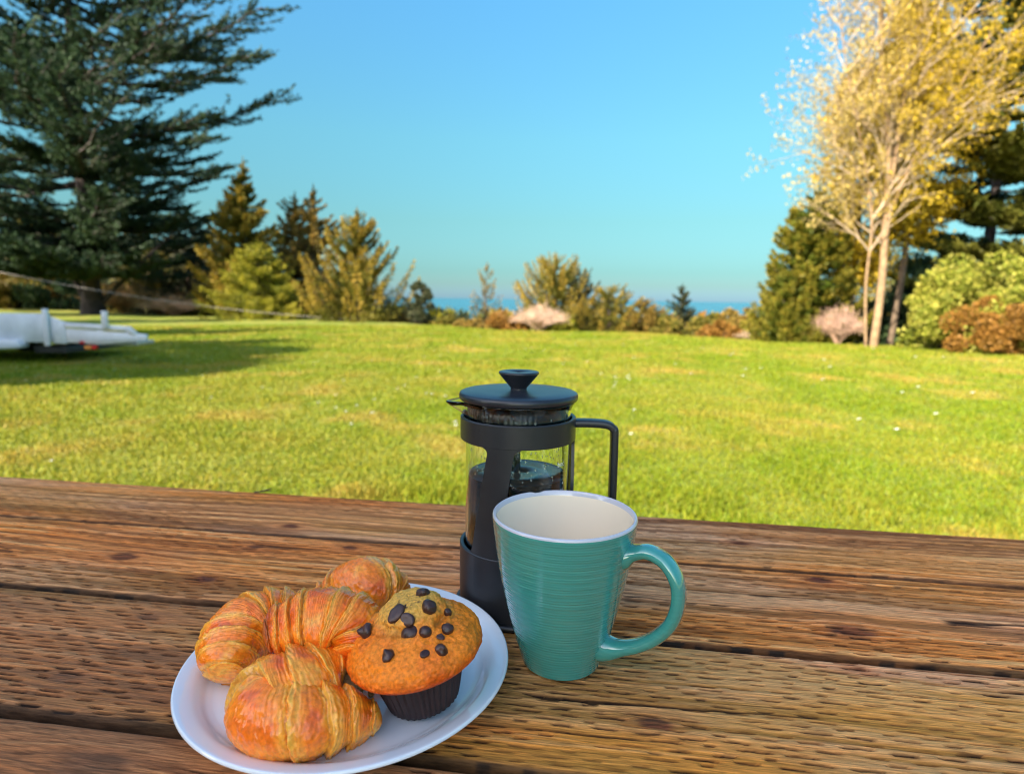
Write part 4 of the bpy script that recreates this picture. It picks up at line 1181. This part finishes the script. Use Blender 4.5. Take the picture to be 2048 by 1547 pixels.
# ribbed sleeve of the lid inside the glass
n_ = 240; t3 = np.linspace(0, 2 * np.pi, n_, endpoint=False)
rr3 = .0378 + .00035 * (np.sin(t3 * 60) > 0) * (np.cos(t3 - R(215)) > 0.2)
zs = np.array([.1495, .1510, .1702])
V3 = np.stack([np.stack([(rr3 - (.001 if k == 0 else 0)) * np.cos(t3), (rr3 - (.001 if k == 0 else 0)) * np.sin(t3), np.full(n_, z_)], -1) for k, z_ in enumerate(zs)] +
              [np.stack([(.0355) * np.cos(t3), (.0355) * np.sin(t3), np.full(n_, z_)], -1) for z_ in (.1702, .1495)], 1)
mk('strainer_sleeve', V3.reshape(-1, 3), gridfaces(n_, 5, True, True), lidm, press)
# handle: round-cornered bar leaving the band on the right and coming down to the base cup
ah = R(-2)
hp = [(FR - .001, .1525), (.0520, .1527), (.0620, .1525), (.0705, .1516), (.0752, .1485), (.0766, .1420), (.0768, .0900), (.0775, .0440), (.0780, .0350), (.0730, .0320), (.0600, .0312), (FR - .001, .0310)]
hc = catmull(np.array(hp), 8)
Ch = np.stack([hc[:, 0] * math.cos(ah), hc[:, 0] * math.sin(ah), hc[:, 1]], -1)
Th = unit(np.gradient(Ch, axis=0)); sdh = np.array([-math.sin(ah), math.cos(ah), 0]); nh = np.cross(Th, sdh)
ks = 20; tq = np.linspace(0, 2 * np.pi, ks, endpoint=False)
sq = lambda c_: np.sign(c_) * np.abs(c_) ** 0.5
Vq = Ch[:, None] + (0.0065 * sq(np.cos(tq)))[None, :, None] * sdh + (0.0031 * sq(np.sin(tq)))[None, :, None] * nh[:, None]
mk('handle', Vq.reshape(-1, 3), gridfaces(len(Ch), ks, False, True), plastic, press)
# condensation drops on the glass
db = Bag()
import bmesh as _bm
_b0 = _bm.new(); _bm.ops.create_icosphere(_b0, subdivisions=1, radius=1); IV = np.array([v.co[:] for v in _b0.verts]); IF = np.array([[v.index for v in f.verts] for f in _b0.faces]); _b0.free()
for i in range(130):
    a_ = rng.uniform(R(-170), R(5)); z_ = rng.uniform(.1120, .1385) if i < 110 else rng.uniform(.1585, .1635)
    s_ = rng.uniform(.0003, .0008)
    Q = IV * np.array([s_, s_, s_ * rng.uniform(1, 1.9)]); ca, sa = math.cos(a_), math.sin(a_)
    Q = np.stack([Q[:, 0] * .5, Q[:, 1], Q[:, 2]], -1)
    Q = np.stack([Q[:, 0] * ca - Q[:, 1] * sa, Q[:, 0] * sa + Q[:, 1] * ca, Q[:, 2]], -1) + np.array([(GR - .0021) * ca, (GR - .0021) * sa, z_])
    db.add(Q, IF)
do = db.build('condensation', mat('water_drops', (0.95, 1, 1), 0.0, Transmission_Weight=1.0, IOR=1.33), press, True); do['kind'] = 'stuff'
# printed marks on the glass beside the right support
def glass_text(s, size, a_, z_, mtl):
    cu = bpy.data.curves.new('text', 'FONT'); cu.body = s; cu.size = size; cu.align_x = 'CENTER'; cu.resolution_u = 3
    to_ = bpy.data.objects.new('t', cu); S.collection.objects.link(to_)
    dg = bpy.context.evaluated_depsgraph_get(); me = bpy.data.meshes.new_from_object(to_.evaluated_get(dg)); bpy.data.objects.remove(to_)
    V = np.array([v.co[:] for v in me.vertices]); r_ = GR + .00025
    A = a_ + V[:, 0] / r_
    for v, aa, zz in zip(me.vertices, A, V[:, 1]): v.co = (r_ * math.cos(aa), r_ * math.sin(aa), z_ + zz)
    o = link('printed_mark', me, mtl, press); return o
pm = mat('white_print', (0.75, 0.75, 0.75), 0.6)
glass_text('boc', .0058, R(-38), .1235, pm)
glass_text('4', .0035, R(-34), .1085, pm); glass_text('1.0', .0030, R(-36), .1035, pm)

# ================================================================== CROISSANTS
crm = bpy.data.materials.new('croissant_crust'); crm.use_nodes = True
_n = crm.node_tree; _b = _n.nodes['Principled BSDF']
_a = _n.nodes.new('ShaderNodeAttribute'); _a.attribute_name = 'col'
_t = _n.nodes.new('ShaderNodeTexNoise'); _t.inputs['Scale'].default_value = 420; _t.inputs['Detail'].default_value = 5
_tc = _n.nodes.new('ShaderNodeTexCoord'); _n.links.new(_tc.outputs['Object'], _t.inputs['Vector'])
_mr = _n.nodes.new('ShaderNodeMapRange'); _mr.inputs[1].default_value = .3; _mr.inputs[2].default_value = .7; _mr.inputs[3].default_value = .78; _mr.inputs[4].default_value = 1.2
_n.links.new(_t.outputs[0], _mr.inputs[0])
_mx = _n.nodes.new('ShaderNodeMix'); _mx.data_type = 'RGBA'; _mx.blend_type = 'MULTIPLY'; _mx.inputs[0].default_value = 1
_n.links.new(_a.outputs['Color'], _mx.inputs[6]); _n.links.new(_mr.outputs[0], _mx.inputs[7]); _n.links.new(_mx.outputs[2], _b.inputs['Base Color'])
_bp = _n.nodes.new('ShaderNodeBump'); _bp.inputs['Distance'].default_value = 0.0005; _bp.inputs['Strength'].default_value = 0.9
_n.links.new(_t.outputs[0], _bp.inputs['Height']); _n.links.new(_bp.outputs[0], _b.inputs['Normal'])
_b.inputs['Roughness'].default_value = 0.42; _b.inputs['Coat Weight'].default_value = 0.6; _b.inputs['Coat Roughness'].default_value = 0.06; _b.inputs['Specular IOR Level'].default_value = 0.3
_b.inputs['Subsurface Weight'].default_value = 0.12; _b.inputs['Subsurface Radius'].default_value = (0.006, 0.003, 0.001); _b.inputs['Subsurface Scale'].default_value = 0.6

def croissant(pts, wraps, seed, label, tipdark=0.0, slant=0.35, squash=0.92, brown=0.5, flat=PZ, light=1.0):
    """pts: (photo x, photo y, centre height above the table, radius); a crescent swept along them with rolled, flaky layers"""
    W3 = []
    for (p, q, z_, r_) in pts:
        w = unproj(p, q, TZ + z_); W3.append((w.x, w.y, z_, r_))
    C = catmull(np.array(W3), 60)
    # resample evenly
    d = np.r_[0, np.cumsum(np.linalg.norm(np.diff(C[:, :3], axis=0), axis=1))]
    nS, nTt = 300, 150
    s = np.linspace(0, 1, nS); C = np.stack([np.interp(s * d[-1], d, C[:, k]) for k in range(4)], -1)
    cen = C[:, :3].mean(0)
    T, Nn, B = frames(C[:, :3])
    t = np.linspace(0, 2 * np.pi, nTt, endpoint=False)
    Sg, Tg = np.meshgrid(s, t, indexing='ij')
    ct, st = np.cos(Tg), np.sin(Tg)
    dirv = ct[..., None] * Nn[:, None] + st[..., None] * B[:, None]
    # noise in object space
    P0 = C[:, None, :3] + dirv * C[:, None, 3:4]
    q3 = (P0 - cen) * 60
    nz = fbm(q3[..., 0], q3[..., 1], q3[..., 2], seed=seed) - .5
    se = Sg - 0.5 + slant * 0.10 * st + 0.10 * slant * ct + nz * 0.055
    x = np.abs(se) * 2 * (wraps + 0.5)
    k = np.floor(x); f = x - k
    jj = hash3(k.astype(np.int64), (se > 0).astype(np.int64), 0 * k.astype(np.int64), seed)
    step = 0.175 * (1 - f ** 1.5) * sst(0.0, 0.10, f + 0.02) - 0.045      # each layer is thick at its inner end... thin towards its outer edge
    lay = np.where(k == 0, 0.07 * (1 - (x / 1.0) ** 4), step * (0.8 + 0.5 * jj))
    edge = np.exp(-((f - 0.03) / 0.035) ** 2) * (k > 0) + np.exp(-((f - 0.985) / 0.03) ** 2)
    flake = vn(se * 170 + 3, Tg * 1.6 + nz * 4, seed=seed + 5) * 0.6 + vn(se * 340, Tg * 3, seed=seed + 6) * 0.4
    fine = fbm(q3[..., 0] * 5, q3[..., 1] * 5, q3[..., 2] * 5, seed=seed + 2, o=3) - .5
    lamm = (1 - sst(0.10, 0.45, f)) * (k > 0) + sst(0.75, 1.0, f)
    lq = (x * 4.2 + nz * 3.5 + vn(Tg * 1.7, k, seed=seed + 8) * 1.6) % 1.0
    lam = (1 - 2 * lq) * sst(0, 0.12, lq) * lamm
    endc = np.minimum(s, 1 - s)
    cap = np.sqrt(np.clip(1 - (1 - np.clip(endc / 0.055, 0, 1)) ** 2, 0, 1))[:, None]
    r = C[:, None, 3] * (1 + lay + nz * 0.16 - edge * 0.035) * cap + ((flake - .5) * 0.0011 + fine * 0.0012 + lam * 0.00075) * cap
    V = C[:, None, :3] + dirv * r[..., None] * np.array([1, 1, squash])
    z = V[..., 2]
    z = np.where(z < flat + .002, flat + (z - flat - .002) * 0.06, z)
    V[..., 2] = np.maximum(z, flat - 0.0008) 
    V[..., 2] = np.where(V[..., 2] < flat, flat + 0.00005, V[..., 2])
    # colours: pale laminated dough in the steps, glazed orange-brown on the crowns
    pale = np.array((0.86, 0.49, 0.150)) * light; gold = np.array((0.80, 0.32, 0.035)) * light; orn = np.array((0.84, 0.235, 0.016)); brn = np.array((0.50, 0.098, 0.010))
    crown = sst(0.05, 0.7, f) * (k > 0) * (1 - sst(.80, .97, f)) + (k == 0) * (1 - sst(.5, .95, x))
    upn = sst(-0.5, 0.8, st)
    patch = fbm(q3[..., 0] * 1.1 + 5, q3[..., 1] * 1.1, q3[..., 2] * 1.1, seed=seed + 3, o=3)
    c = lerp(pale, gold, sst(0.35, 0.75, flake))
    a1 = np.clip(crown * (0.45 + 0.55 * upn) * sst(0.30, 0.50, patch + brown * .18), 0, 1)
    c = c * (1 - a1[..., None]) + orn * a1[..., None]
    a2 = np.clip(crown * upn * sst(0.50, 0.64, patch + (brown - .5) * .30) * 0.80, 0, 1)
    c = c * (1 - a2[..., None]) + brn * a2[..., None]
    c = c * (1 + 0.16 * (lam * 0.5)[..., None])
    td = tipdark * sst(0.16, 0.04, Sg + nz * .08)
    c = c * (1 - td[..., None]) + np.array((0.26, 0.045, 0.006)) * td[..., None]
    c = np.clip(c * np.array((1.36, 0.90, 0.34)), 0, 0.98)
    a3 = edge * 0.45 * sst(.3, .6, patch)
    c = c * (1 - a3[..., None]) + np.array((0.22, 0.06, 0.015)) * a3[..., None]
    o = mk('croissant', V.reshape(-1, 3), gridfaces(nS, nTt, False, True), crm, None, c.reshape(-1, 3))
    me = o.data
    # origin at the base
    loc = Vector((cen[0], cen[1], TZ))
    co = np.empty(len(me.vertices) * 3); me.vertices.foreach_get('co', co); co = co.reshape(-1, 3) - np.array([cen[0], cen[1], 0]); me.vertices.foreach_set('co', co.ravel())
    o.location = loc
    tag(o, label, 'croissant', 'croissants on the white plate')
    return o

croissant([(697, 1322, .038, .006), (668, 1330, .037, .0135), (618, 1360, .033, .0215), (545, 1398, .027, .0215), (556, 1430, .025, .0205), (630, 1436, .025, .0185), (692, 1434, .022, .0145), (738, 1440, .018, .0095), (764, 1446, .016, .0050)],
          4, 11, 'nearest croissant, glossy orange hump with horn pointing right', slant=0.2, brown=0.5)
croissant([(432, 1352, .022, .0115), (452, 1318, .026, .0165), (482, 1270, .029, .0215), (540, 1240, .031, .0215), (615, 1235, .031, .015)],
          4, 23, 'leftmost croissant, pale golden with blunt tip near the plate rim', slant=0.3, brown=0.2, light=1.05)
croissant([(528, 1262, .047, .0105), (570, 1256, .048, .0165), (645, 1248, .050, .0220), (708, 1266, .047, .0205), (712, 1320, .036, .013)],
          4, 37, 'middle croissant lying on the others with a dark browned left knob', tipdark=0.8, slant=0.25, brown=0.75)
croissant([(626, 1212, .022, .007), (672, 1190, .031, .0160), (736, 1172, .041, .0215), (785, 1200, .029, .0165), (815, 1232, .022, .010)],
          3, 51, 'rearmost croissant peeking out between plate rim and muffin', slant=0.5, brown=0.35)

# torn crumb showing in the notch of the nearest croissant, and crumbs on the plate
crumb_m = mat('bread_crumb', (0.60, 0.36, 0.15), 0.8, noise=(500, .7, 1.2), bump=(500, 0.0008))
def lump(name, p, q, z_, r_, seed, mt, label=None, group=None, cat='crumb', rel=True):
    _b1 = _bm.new(); _bm.ops.create_icosphere(_b1, subdivisions=4, radius=1); V = np.array([v.co[:] for v in _b1.verts]); Fx = np.array([[v.index for v in f.verts] for f in _b1.faces]); _b1.free()
    V = V * (0.62 + 0.75 * fbm(V[:, 0] * 1.8 + seed, V[:, 1] * 1.8, V[:, 2] * 1.8, seed=seed, o=4))[:, None] * r_
    o = mk(name, V, Fx, mt)
    w = unproj(p, q, TZ + z_); o.location = (w.x, w.y, TZ + z_)
    if label: tag(o, label, cat, group)
    return o
lump('pastry_crumb', 698, 1372, PZ + .013, .0085, 3, crumb_m, 'torn pale chunk of croissant crumb in the notch of the nearest croissant', None)
for i, (p, q, r_, lb) in enumerate([(742, 1386, .0020, 'larger crumb on the plate beside the muffin cup'), (722, 1379, .0013, 'small crumb on the plate between croissant and muffin'), (716, 1371, .0011, 'tiniest crumb close to the nearest croissant')]):
    lump('crumb', p, q, PZ + r_ * .75, r_, 70 + i, crumb_m, lb)

# ================================================================== MUFFIN
bc = unproj(848, 1403, TZ + PZ)
muf = empty('muffin', (bc.x, bc.y, TZ + PZ + 0.0006), (R(1), R(-9), 0))
tag(muf, 'chocolate chip muffin in a dark brown paper cup', 'muffin')
muf.location.z += 0.0035
muf.scale = (0.965, 0.965, 0.97)
paper = mat('brown_paper', (0.030, 0.013, 0.012), 0.55, noise=(60, 0.7, 1.25), bump=(300, 0.0002))
nP = 480; tP = np.linspace(0, 2 * np.pi, nP, endpoint=False)
zP = np.linspace(0, 1, 14)
plt = np.abs(((tP / (2 * np.pi) * 40 + 0.25 * np.sin(tP * 5)) % 1) - 0.5) * 2 - 0.5
rows = []
for z_ in zP:
    r_ = 0.0215 + (0.0305 - 0.0215) * z_ ** 0.9
    rows.append(np.stack([(r_ + 0.0021 * plt * (0.45 + 0.55 * z_)) * np.cos(tP), (r_ + 0.0021 * plt * (0.45 + 0.55 * z_)) * np.sin(tP), np.full(nP, 0.034 * z_)], -1))
rows = [np.stack([0.001 * np.cos(tP), 0.001 * np.sin(tP), 0 * tP + .0004], -1), np.stack([0.0195 * np.cos(tP), 0.0195 * np.sin(tP), 0 * tP], -1)] + rows
Vp = np.stack(rows, 1)
mk('paper_cup', Vp.reshape(-1, 3), gridfaces(nP, Vp.shape[1], True, False), paper, muf)
# cap
nA, nB = 260, 150
tA = np.linspace(0, 2 * np.pi, nA, endpoint=False); sB = np.linspace(0, 1, nB)
pc = catmull(np.array([(0.028, .0245), (0.0355, .0235), (0.0405, .0265), (0.0412, .0315), (0.0385, .0375), (0.0330, .0425), (0.0265, .0460), (0.0225, .0490), (0.0180, .0545), (0.0110, .0590), (0.0005, .0600)]), 16)
dd_ = np.r_[0, np.cumsum(np.linalg.norm(np.diff(pc, axis=0), axis=1))]; pr2 = np.stack([np.interp(sB * dd_[-1], dd_, pc[:, k]) for k in range(2)], -1)
A_, B_ = np.meshgrid(tA, sB, indexing='ij')
rr = np.tile(pr2[:, 0], (nA, 1)); zz = np.tile(pr2[:, 1], (nA, 1)); ZL = 0.0045
X0 = np.stack([rr * np.cos(A_), rr * np.sin(A_), zz], -1)
# the risen centre sits off to the back
sh_ = sst(.034, .056, zz)
X0[..., 0] += sh_ * 0.001; X0[..., 1] += sh_ * 0.004
q3 = X0 * 60
n1_ = fbm(q3[..., 0], q3[..., 1], q3[..., 2], seed=81) - .5; n2_ = fbm(q3[..., 0] * 6, q3[..., 1] * 6, q3[..., 2] * 6, seed=82, o=4) - .5
n3_ = fbm(rr * 300, A_ * 2, seed=84, o=3) - .5
crack = np.exp(-((rr - 0.0215 - n1_ * .010) / 0.0016) ** 2) * sst(.040, .046, zz) * sst(.35, .6, vn(np.cos(A_) * 2 + 3, np.sin(A_) * 2, seed=83))
nrm_ = unit(np.stack([np.cos(A_), np.sin(A_), 0.8 + 0 * A_], -1))
X0 = X0 + nrm_ * ((n1_ * 0.0062 * sst(0.0, 0.2, B_)) + n2_ * 0.0024 + n3_ * 0.0012 - crack * 0.0050)[..., None]
pal_m = np.array((0.72, 0.36, 0.060)); org = np.array((0.88, 0.225, 0.014)); drk = np.array((0.70, 0.088, 0.006))
tt_ = sst(0.0300, 0.0150, np.hypot(X0[..., 0] - .001, X0[..., 1] - .004) + n1_ * .016) * sst(.036, .044, zz)
cM = lerp(org, drk, np.clip(sst(.036, .026, zz) * .8 + sst(.5, .7, fbm(q3[..., 0], q3[..., 1], q3[..., 2], seed=85)) * .35, 0, 1))
cM = cM * (1 - tt_[..., None]) + pal_m * tt_[..., None]
cM = cM * (1 - crack[..., None] * .3) + np.array((.40, .20, .05)) * crack[..., None] * .3
# chocolate smears and specks
spk = sst(.70, .80, vn(q3[..., 0] * 9, q3[..., 1] * 9, q3[..., 2] * 9, seed=86)) * sst(.55, .7, vn(q3[..., 0] * 1.5, q3[..., 1] * 1.5, q3[..., 2] * 1.5, seed=87)) * tt_
cM = cM * (1 - spk[..., None]) + np.array((.05, .02, .012)) * spk[..., None]
cakem = mat('muffin_crust', attr=True, rough=0.5, noise=(450, .68, 1.25), bump=(420, 0.0010), Subsurface_Weight=0.1, Subsurface_Scale=0.4, Subsurface_Radius=(0.006, 0.003, 0.001), Specular_IOR_Level=0.25)
capo = mk('cake_top', (X0 + np.array([0, 0, ZL])).reshape(-1, 3), gridfaces(nA, nB, True, False), cakem, muf, cM.reshape(-1, 3))
# chocolate chips pressed into the top
choc = mat('chocolate', (0.045, 0.016, 0.012), 0.35, noise=(300, .7, 1.5), bump=(300, 0.0004))
bpy.context.view_layer.update()
mw = capo.matrix_world.copy()
bvh = BVHTree.FromPolygons([mw @ v.co for v in capo.data.vertices], [tuple(p.vertices) for p in capo.data.polygons])
inv = muf.matrix_world.inverted()
chips = [(792, 1226, .0050, 1), (858, 1214, .0046, 0), (895, 1224, .0026, 0), (735, 1262, .0052, 2), (824, 1266, .0058, 0), (851, 1263, .0036, 0), (895, 1257, .0034, 0), (883, 1299, .0036, 2), (850, 1306, .0026, 1), (776, 1311, .0038, 2), (814, 1238, .0040, 1), (846, 1187, .0040, 2), (880, 1272, .0024, 1)]
for i, (p, q, r_, kd) in enumerate(chips):
    r_ *= 1.08
    o0 = Vector((0, 0, CAMZ)); dv_ = (unproj(p, q, TZ) - o0).normalized()
    hit, nn, _, _ = bvh.ray_cast(o0, dv_)
    if hit is None: continue
    nl = 26; aa = np.linspace(0, 2 * np.pi, nl, endpoint=False)
    if kd == 0: pf = [(0.001, -.5), (.8, -.45), (1.0, -.1), (.95, .25), (.70, .55), (.38, .72), (.001, .76)]
    elif kd == 1: pf = [(0.001, -.5), (1.0, -.4), (1.08, 0), (.9, .18), (.4, .24), (.001, .22)]
    else: pf = [(0.001, -.4), (.85, -.35), (1.0, 0), (.85, .3), (.5, .62), (.22, .95), (.001, 1.05)]
    pf = catmull(np.array(pf), 4)
    Vc = np.stack([np.outer(np.cos(aa), pf[:, 0]), np.outer(np.sin(aa), pf[:, 0]) * (0.85 if kd != 1 else 0.75), np.tile(pf[:, 1], (nl, 1))], -1).reshape(-1, 3)
    Vc = Vc * r_ * (0.86 + 0.3 * fbm(Vc[:, 0] * 1.6 + i * 3, Vc[:, 1] * 1.6, Vc[:, 2] * 1.6, seed=90 + i, o=2))[:, None]
    c = mk('chocolate_chip', Vc, gridfaces(nl, len(pf), True, False), choc, muf)
    hl = inv @ hit; nl_ = (inv.to_3x3() @ nn).normalized()
    tilt = nl_.to_track_quat('Z', 'Y') @ Matrix.Rotation(rng.uniform(0, 6.28), 3, 'Z').to_quaternion()
    if kd == 2: tilt = tilt @ Matrix.Rotation(R(rng.uniform(10, 35)), 3, 'X').to_quaternion()
    c.rotation_mode = 'QUATERNION'; c.rotation_quaternion = tilt
    c.location = hl + nl_ * r_ * 0.05
